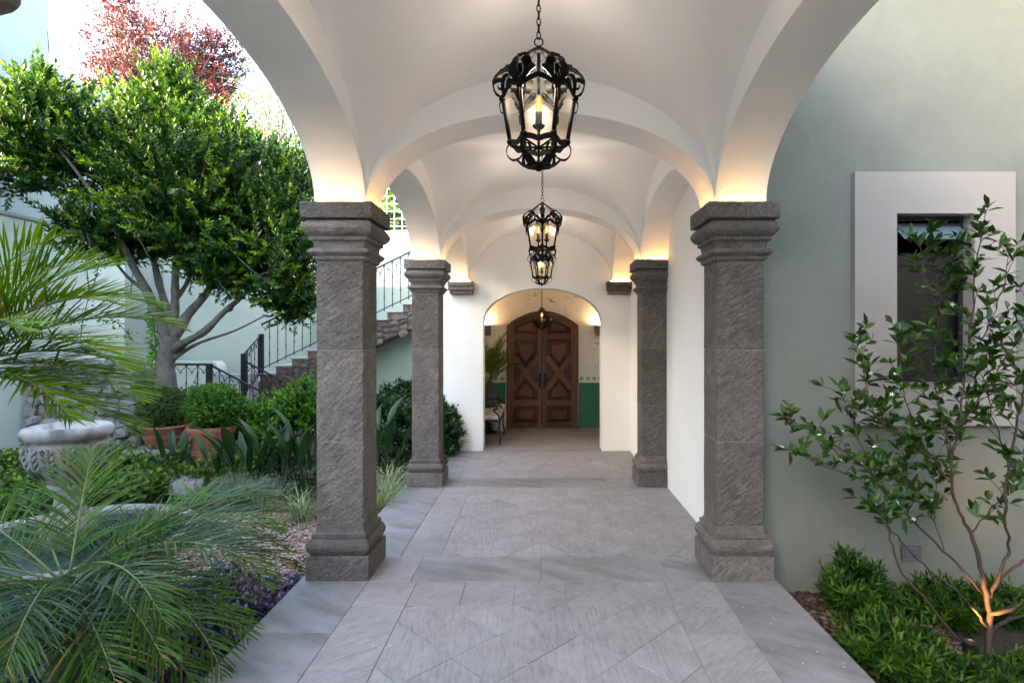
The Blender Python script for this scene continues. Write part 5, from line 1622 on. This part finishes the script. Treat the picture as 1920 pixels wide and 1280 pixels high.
# ------------------------------------------------------------------ big garden tree
YT = 8.5
def PP(px, py, dy=0): return P(px, py, YT+dy)
ft_ = thing('garden_tree', 'big bushy evergreen tree with forked grey trunk in the garden', 'tree', tuple(P(308,740,YT)))
q = G()
tb = PP(308, 905); tb.z = ZG-.05
q.tube(spline([tuple(tb), tuple(PP(309,730)), tuple(PP(308,690)), tuple(PP(316,655)), tuple(PP(322,630))], 4), [r*random.uniform(.95,1.06) for r in lerp_list([.19,.16,.135,.125,.12], 17)], 14)
limbs = [
 [(318,640,0,.10),(296,595,-.1,.075),(275,545,-.2,.06),(250,500,-.3,.05),(215,430,-.5,.03),(150,330,-.8,.02),(70,230,-1.0,.01)],
 [(320,632,0,.09),(312,580,.05,.06),(298,530,.1,.05),(285,470,.2,.035),(270,380,.3,.02),(250,280,.3,.01)],
 [(322,630,0,.09),(328,560,0,.055),(330,500,0,.05),(345,440,.1,.035),(340,330,.1,.02),(325,180,.1,.01)],
 [(325,632,0,.09),(352,590,.05,.07),(390,545,.1,.055),(415,480,.1,.04),(450,380,.1,.025),(480,290,.1,.01)],
 [(324,655,0,.075),(350,640,-.15,.055),(385,620,-.25,.05),(420,585,-.3,.04),(470,540,-.35,.028),(520,470,-.4,.015),(550,400,-.4,.008)],
 [(322,670,0,.07),(350,655,.1,.03),(380,640,.15,.022),(440,620,.2,.014),(500,590,.2,.008)],
 [(330,560,0,.04),(355,520,.2,.03),(375,430,.4,.022),(385,320,.5,.01)],
 [(275,545,-.2,.04),(240,520,.1,.022),(200,470,.3,.014),(160,420,.4,.007)]]
q2 = []
for lm in limbs:
    p = spline([tuple(PP(a,b,d)) for a,b,d,r in lm], 4)
    q2.append(mk('limb', G().tube(p, [r*random.uniform(.9,1.12) for r in lerp_list([r for *_,r in lm], len(p))], 9), M['bark'], ft_))
mk('trunk', q, M['bark'], ft_)
lobes = [ # px, py, dy, rx, ry, rz (m), weight
 (325,265,.1,.80,.9,.70,1.0),(318,175,.1,.34,.4,.42,.35),(465,345,-.1,.72,.9,.75,1.0),(515,470,-.3,.62,.8,.75,.8),(385,400,-.2,1.0,1.0,.80,1.2),
 (240,310,-.2,.95,.9,.70,1.0),(205,430,-.3,.60,.7,.42,.5),(95,250,-.7,.66,.7,.58,.7),(75,185,-.8,.28,.35,.36,.3),(25,290,-.8,.48,.6,.50,.45),
 (330,320,-.6,.9,.6,.7,.7),(548,400,-.3,.34,.5,.85,.5),(430,500,-.3,.55,.6,.40,.5),(545,560,-.3,.33,.4,.30,.25),(420,275,.1,.35,.5,.45,.3),(330,440,.35,.8,.5,.42,.6),(245,450,.1,.5,.5,.32,.35),(410,480,.1,.5,.5,.35,.3),(15,215,-.8,.25,.4,.35,.2)]
tot = sum(l[-1] for l in lobes); NS = 5000
Pp, Dd = [], []
for i, (a, b, dy, rx, ry, rz, w) in enumerate(lobes):
    n = int(NS*w/tot)
    c = PP(a, b, dy)
    p, d = dome_points(n, tuple(c), (rx,ry,rz), -1.1, .45, .16, i)
    Pp.append(p); Dd.append(d)
Pp, Dd = np.concatenate(Pp), np.concatenate(Dd)
# clear the gap where the limbs show
px = Pp[:,0]/Pp[:,1]*FPX+CX; py = HY-(Pp[:,2]-EYE)/Pp[:,1]*FPX
keep = ~((px > 262) & (px < 400) & (py > 520+.3*np.abs(px-330)))
Pp, Dd = Pp[keep], Dd[keep]
D = nz(Dd*.75 + np.array([0,0,.6]) + rng.normal(size=Dd.shape)*.28)
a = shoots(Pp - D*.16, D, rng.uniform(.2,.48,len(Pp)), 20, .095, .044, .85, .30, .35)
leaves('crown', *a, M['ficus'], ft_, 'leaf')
# twigs inside the crown
q = G()
for k in range(260):
    i = rng.integers(len(Pp)); p = Pp[i]; d = D[i]
    q.tube([tuple(p-d*.6+rng.normal(size=3)*.08), tuple(p-d*.2), tuple(p+d*.18)], [.010,.006,.003], 4)
mk('twigs', q, M['bark'], ft_)['kind'] = 'stuff'

# ------------------------------------------------------------------ trees beyond the wall
def far_tree(name, label, crown_px, y, mat, ns, nl, L, W, base_px, spread=1.0, up=.2, seed=0, slen=.6, twig=120, zbase=-.4, young=.5, inner=.6):
    c0 = P(*base_px, y)
    t = thing(name, label, 'tree', (c0.x, y, zbase), 'trees beyond the garden walls')
    Pp, Dd = [], []
    for i, (a, b, dy, rx, rz) in enumerate(crown_px):
        p, d = dome_points(int(ns*rx*rz/sum(k[3]*k[4] for k in crown_px)), tuple(P(a,b,y+dy)), (rx,rx,rz), -1.1, inner, .22, seed+i)
        Pp.append(p); Dd.append(d)
    Pp, Dd = np.concatenate(Pp), np.concatenate(Dd)
    D = nz(Dd + np.array([0,0,up]) + rng.normal(size=Dd.shape)*.35)
    a = shoots(Pp-D*slen*.5, D, rng.uniform(.6,1.3,len(Pp))*slen, nl, L, W, spread, young, .1)
    leaves('crown', *a, mat, t, 'leaf')
    q = G(); top = P(crown_px[0][0], crown_px[0][1], y)
    fork = Vector((c0.x, y, c0.z))
    q.tube([(c0.x, y, zbase), (c0.x+.1, y, (zbase+c0.z)/2), tuple(fork)], [.28,.22,.16], 8)
    mk('trunk', q, M['bark'], t)
    q = G()
    for k in range(twig):
        i = rng.integers(len(Pp)); p = Vector(Pp[i])
        m_ = fork.lerp(p, .55)+Vector(rng.normal(size=3)*.25)+Vector((0,0,.2))
        q.tube(spline([tuple(fork.lerp(m_, .2)), tuple(m_), tuple(p)], 3), lerp_list([.05,.025,.008], 7), 4)
    mk('branches', q, M['bark'], t)['kind'] = 'stuff'
    return t
far_tree('red_leaf_tree', 'red leaved tree rising behind the evergreen crown', [(310,100,0,1.9,1.3),(235,60,0,.9,.8),(400,110,.4,1.1,1.0),(200,150,-.4,.8,.7),(300,160,0,1.6,.8),(420,180,0,.6,.7),(225,5,0,.4,.6)], 17, M['red_leaf'], 1800, 12, .13, .05, (310,260), 1.2, .2, 41, .5, 170)
far_tree('pepper_tree', 'pale feathery tree behind the right side of the evergreen crown', [(510,230,0,1.0,1.1),(540,300,0,.9,1.0),(480,190,0,.7,.7),(570,330,0,.8,1.0)], 16, M['pepper'], 1000, 16, .09, .018, (520,420), .8, -.7, 51, .6, 110, young=.8)
far_tree('sunlit_tree', 'sunlit green tree seen through the white trellis', [(740,380,0,1.6,1.3),(690,330,0,1.2,1.2),(800,360,.5,1.3,1.3)], 15, M['fern'], 900, 14, .13, .06, (740,470), 1.0, .2, 61, .5, 60, young=.7)
far_tree('background_tree', 'yellow green tree peeking behind the evergreen near the arch', [(560,330,0,.6,.7),(400,260,0,1.1,.7),(230,190,0,.8,.5)], 14.2, M['fern'], 420, 14, .10, .045, (480,420), 1.0, .2, 71, .4, 40, young=.9)

# climbing vine on the wall, cable
vn = thing('wall_vine', 'thin climbing vine with small leaves on the far left wall', 'vine', (-7.4, 9, .5))
vp_, vd_, q = [], [], G()
r3 = random.Random(8)
for path in ([(150,640),(160,580),(180,520),(190,470)],[(60,560),(66,520),(62,470)],[(90,560),(84,520),(80,490)],[(190,600),(220,605),(250,640)],[(150,600),(120,590),(70,560)]):
    pts_ = spline([tuple(P(a,b,8.6 if a > 140 else 8.3)) for a,b in path], 6)
    q.tube(pts_, .006, 5)
    for p in pts_:
        for k in range(5):
            vp_.append(tuple(p+Vector((r3.gauss(0,.05),r3.gauss(0,.04),r3.gauss(0,.05))))); vd_.append((r3.gauss(0,1),-.6,r3.gauss(0,.6)-.3))
mk('stems', q, M['bark'], vn)
n = len(vp_)
leaves('foliage', vp_, vd_, np.tile([[0,-1,.5]],(n,1))+rng.normal(size=(n,3))*.3, rng.uniform(.04,.07,n), rng.uniform(.02,.035,n), rng.uniform(0,.6,n), M['bright_leaf'], vn)
tv = thing('trunk_ivy', 'green ivy strand climbing behind the tree trunk', 'vine', tuple(P(292,680,9.0)))
vp_, vd_, q = [], [], G()
pts_ = spline([tuple(P(a,b,8.8)) for a,b in [(289,675),(292,640),(288,600),(294,570)]], 8)
q.tube(pts_, .008, 5); mk('stems', q, M['bark'], tv)
for p in pts_:
    for k in range(7):
        vp_.append(tuple(p+Vector((r3.gauss(0,.05),r3.gauss(0,.04),r3.gauss(0,.03))))); vd_.append((r3.gauss(0,1),-.6,r3.gauss(0,.6)-.4))
n = len(vp_)
leaves('foliage', vp_, vd_, np.tile([[0,-1,.5]],(n,1))+rng.normal(size=(n,3))*.3, rng.uniform(.06,.09,n), rng.uniform(.04,.055,n), rng.uniform(.2,.9,n), M['bright_leaf'], tv, 'ovate')
tag(mk('hanging_cable', G().tube(spline([tuple(P(90,60,9.1)),tuple(P(94,110,9.1)),tuple(P(104,135,9.3)),tuple(P(140,170,9.8))],5), .008, 5), M['wire']), 'thin dark cable hanging from the tall wall corner at upper left', 'cable')

# ------------------------------------------------------------------ lime tree in the right planter
LB = P(1850, 1240, 3.17)
lt = thing('lime_tree', 'young multi stemmed lime tree with white blossom in the right planter', 'tree', tuple(LB))
YL = 3.17
def PL(a, b, d=0): return P(a, b, YL+d)
br = [ # px, py, dy, radius
 [(1850,1262,0,.022),(1852,1200,0,.0215),(1856,1150,0,.021),(1845,1100,0,.017),(1835,1050,0,.015),(1820,1000,0,.013),(1800,960,0,.011),(1782,905,0,.010),(1785,850,-.05,.009),(1800,800,-.05,.008),(1808,700,-.05,.007),(1822,600,-.05,.006),(1828,500,-.05,.005),(1842,425,-.05,.003)],
 [(1850,1120,0,.013),(1815,1080,.1,.010),(1770,1030,.15,.009),(1700,965,.2,.008),(1650,905,.2,.007),(1590,850,.2,.006),(1530,815,.2,.004),(1470,780,.2,.003)],
 [(1848,1180,0,.010),(1830,1145,-.05,.009),(1790,1105,-.1,.008),(1745,1070,-.1,.007),(1700,1025,-.1,.007),(1665,985,-.1,.006),(1640,950,-.1,.004)],
 [(1815,1220,.1,.012),(1790,1190,.1,.011),(1740,1130,.05,.010),(1690,1070,.05,.009),(1670,1010,.05,.007),(1655,970,.05,.005)],
 [(1855,1120,0,.014),(1880,1060,0,.012),(1892,1020,0,.011),(1886,950,-.05,.010),(1892,860,-.05,.009),(1915,760,-.05,.008),(1925,700,-.05,.006)],
 [(1862,1100,.05,.011),(1900,1065,.1,.010),(1940,1035,.1,.008)],
 [(1858,1150,-.05,.014),(1885,1145,-.1,.013),(1925,1125,-.1,.011)],
 [(1856,1185,0,.014),(1880,1165,.1,.013),(1930,1150,.15,.011)],
 [(1868,1250,-.05,.014),(1900,1220,0,.013),(1940,1200,0,.011)],
 [(1785,850,-.05,.007),(1760,760,0,.006),(1752,700,.05,.005),(1758,600,.1,.004),(1735,520,.1,.003),(1720,450,.1,.002)],
 [(1782,905,0,.006),(1740,850,.1,.005),(1690,820,.15,.005),(1640,780,.15,.004),(1620,700,.15,.003),(1605,640,.15,.002)],
 [(1800,800,-.05,.006),(1840,740,-.1,.005),(1880,680,-.1,.004),(1915,620,-.1,.003),(1935,560,-.1,.002)],
 [(1808,700,-.05,.005),(1850,620,-.1,.004),(1880,540,-.1,.003),(1895,470,-.1,.002)],
 [(1740,850,.1,.005),(1700,760,.1,.004),(1690,700,.1,.003),(1680,630,.1,.002)],
 [(1700,965,.2,.005),(1700,900,.2,.004),(1690,840,.2,.003),(1650,760,.2,.002)],
 [(1650,905,.2,.004),(1600,800,.2,.003),(1580,740,.2,.002)],
 [(1770,1030,.1,.004),(1750,960,.1,.003),(1755,900,.1,.002)],
 [(1892,860,-.05,.006),(1860,780,-.1,.005),(1850,700,-.1,.003),(1870,640,-.1,.002)],
 [(1650,905,.2,.004),(1560,880,.1,.003),(1500,852,.1,.0015)],
 [(1758,600,.1,.003),(1780,540,.1,.002),(1790,480,.1,.0015)],
 [(1820,1000,0,.006),(1860,950,.05,.005),(1900,900,.1,.003),(1930,830,.1,.002)]]
sticks = []
for i, b_ in enumerate(br):
    p = spline([tuple(PL(a,b,d)) for a,b,d,r in b_], 4)
    p = [v + Vector((random.gauss(0,.004),random.gauss(0,.004),random.gauss(0,.003))) if 0 < k < len(p)-1 else v for k, v in enumerate(p)]
    mk('branch' if i else 'trunk', G().tube(p, [r*(.80 if r > .012 else .72)*random.uniform(.92,1.1) for r in lerp_list([r for *_,r in b_], len(p))], 8), M['lime_bark'], lt)
    sticks.append((p, b_))
# twigs and leaves
lp = []      # (pos, dir, up)
fl = []
qt = G()
r4 = random.Random(12)
def add_tuft(p, d, n):
    for k in range(n):
        a = r4.uniform(0,6.28)
        s = Vector((math.cos(a), math.sin(a)*.9, 0))
        dd = (d*.8 + s*.8 + Vector((0,0,r4.uniform(-.7,.6)))).normalized()
        lp.append((p + d*r4.uniform(-.05,.01), dd, Vector((r4.gauss(0,.5), r4.gauss(0,.5)-.35, 1))))
for i, (p, b_) in enumerate(sticks):
    m_ = len(p)
    for k in range(m_):
        r_here = np.interp(k/(m_-1)*(len(b_)-1), range(len(b_)), [x[3] for x in b_])
        py_ = HY-(p[k].z-EYE)/p[k].y*FPX
        if r_here > .0085 or py_ > 985: continue
        t_ = (p[min(k+1,m_-1)]-p[max(k-1,0)]).normalized()
        for s in range(2):
            if r4.random() < .12: continue
            a = r4.uniform(0,6.28)
            d = (t_*.5 + Vector((math.cos(a), math.sin(a)*.6, r4.uniform(.0,.8)))).normalized()
            l = r4.uniform(.05,.15)
            e = p[k] + d*l
            qt.tube([p[k], p[k].lerp(e,.5)+Vector((0,0,.006)), e], [.0022,.0018,.0012], 4)
            add_tuft(e, d, r4.choice([4,5,5,6]))
            if r4.random() < .12: fl.append((e + Vector((0,-.012,.012)), d))
    add_tuft(p[-1], (p[-1]-p[-2]).normalized(), 6)
    fl.append((p[-1]+Vector((0,-.01,.015)), Vector((0,-.5,1))))
mk('twigs', qt, M['lime_bark'], lt)['kind'] = 'stuff'
def lime_leaf(seed):
    q = G(); rows_ = 5; vs_, fs_ = [], []
    x, z, pitch = 0, 0, .15+.1*seed
    for i in range(rows_+1):
        t = i/rows_
        w = .40*math.sin(math.pi*min(1,.04+t*.95))**.8
        vs_ += [(x, -w/2, z+.05*math.sin(math.pi*t)), (x, 0, z), (x, w/2, z+.05*math.sin(math.pi*t))]
        x += math.cos(pitch)/rows_; z += math.sin(pitch)/rows_; pitch -= (.5+.25*seed)/rows_
    for i in range(rows_):
        for k in (0,1):
            b = i*3+k; fs_.append((b, b+1, b+4, b+3))
    q.add(vs_, fs_, True)
    return q
lsrc = []
inview = [(a,b,c) for a,b,c in lp if abs(a.x/a.y*FPX+CX-960) < 985]
inview.sort(key=lambda s: s[0].y)
r4.shuffle(inview)
for k, (p, d, u) in enumerate(inview[:300]):
    s = d.cross(u).normalized(); n_ = s.cross(d).normalized()
    L = r4.uniform(.05,.09)
    mt = Matrix(((d.x,s.x,n_.x,p.x),(d.y,s.y,n_.y,p.y),(d.z,s.z,n_.z,p.z),(0,0,0,1))) @ Matrix.Diagonal((L,L,L,1))
    if len(lsrc) < 5:
        o = mk('leaf', lime_leaf(len(lsrc)), M['lime_leaf'], lt); blade_tone(o, [.1,.25,.4,.6,.9][len(lsrc)])
        o.matrix_basis = mt; lsrc.append(o)
    else: inst('leaf', lsrc[r4.choice([0,0,1,1,2,2,3,4])], lt, mt)
rest = inview[300:] + [s for s in lp if abs(s[0].x/s[0].y*FPX+CX-960) >= 985]
if rest:
    o = leaves('foliage', [tuple(s[0]) for s in rest], [tuple(s[1]) for s in rest], [tuple(s[2]) for s in rest], rng.uniform(.055,.10,len(rest)), rng.uniform(.024,.040,len(rest)), rng.uniform(0,.8,len(rest)), M['lime_leaf'], lt, 'ovate')
    o['kind'] = 'stuff'
fsrc = None
for k, (p, d) in enumerate(fl):
    mt = Matrix.Translation(p) @ Euler((r4.uniform(-.6,1.3), r4.uniform(-.5,.5), r4.uniform(0,6))).to_matrix().to_4x4()
    if fsrc is None:
        q = G()
        for j in range(5):
            a = 6.283*j/5; c_, s_ = math.cos(a), math.sin(a)
            q.add([(0,0,0),(.008*c_-.0035*s_,.008*s_+.0035*c_,.003),(.017*c_,.017*s_,.001),(.008*c_+.0035*s_,.008*s_-.0035*c_,.003)],[(0,1,2),(0,2,3)])
        q.lathe([(.003,0),(.0025,.006),(.001,.009)], 6)
        fsrc = mk('blossom', q, M['flower'], lt); fsrc.matrix_basis = mt
    else: inst('blossom', fsrc, lt, mt)
# ground spotlight at the foot of the lime tree
sp_c = P(1817, 1222, 3.02)
sl = thing('ground_spotlight', 'small buried spotlight glowing among leaves at the lime tree foot', 'lamp', (sp_c.x, sp_c.y, -.2))
mk('spike', G().tube([(sp_c.x,sp_c.y,-.23),(sp_c.x,sp_c.y,-.05)], .008, 6), M['iron'], sl)
mk('housing', G().lathe([(.03,0),(.034,.05),(.036,.055),(.030,.055),(.028,.045)], 14, (sp_c.x, sp_c.y, -.06)), M['iron'], sl)
mk('lens', G().lathe([(.001,.042),(.028,.042)], 14, (sp_c.x, sp_c.y, -.06)), M['spot_lens'], sl)
ld_ = bpy.data.lights.new('spot_beam', 'SPOT'); ld_.energy = 3.0; ld_.color = (1,.50,.16); ld_.spot_size = R(58); ld_.spot_blend = .7; ld_.shadow_soft_size = .02
lo = bpy.data.objects.new('spot_beam', ld_); col.objects.link(lo)
lo.location = (sp_c.x, sp_c.y, .0); lo.rotation_euler = (Vector((LB.x+.005, LB.y, .12))-Vector(lo.location)).to_track_quat('-Z','Y').to_euler()
lo.parent = sl; lo.matrix_parent_inverse = INV[sl]
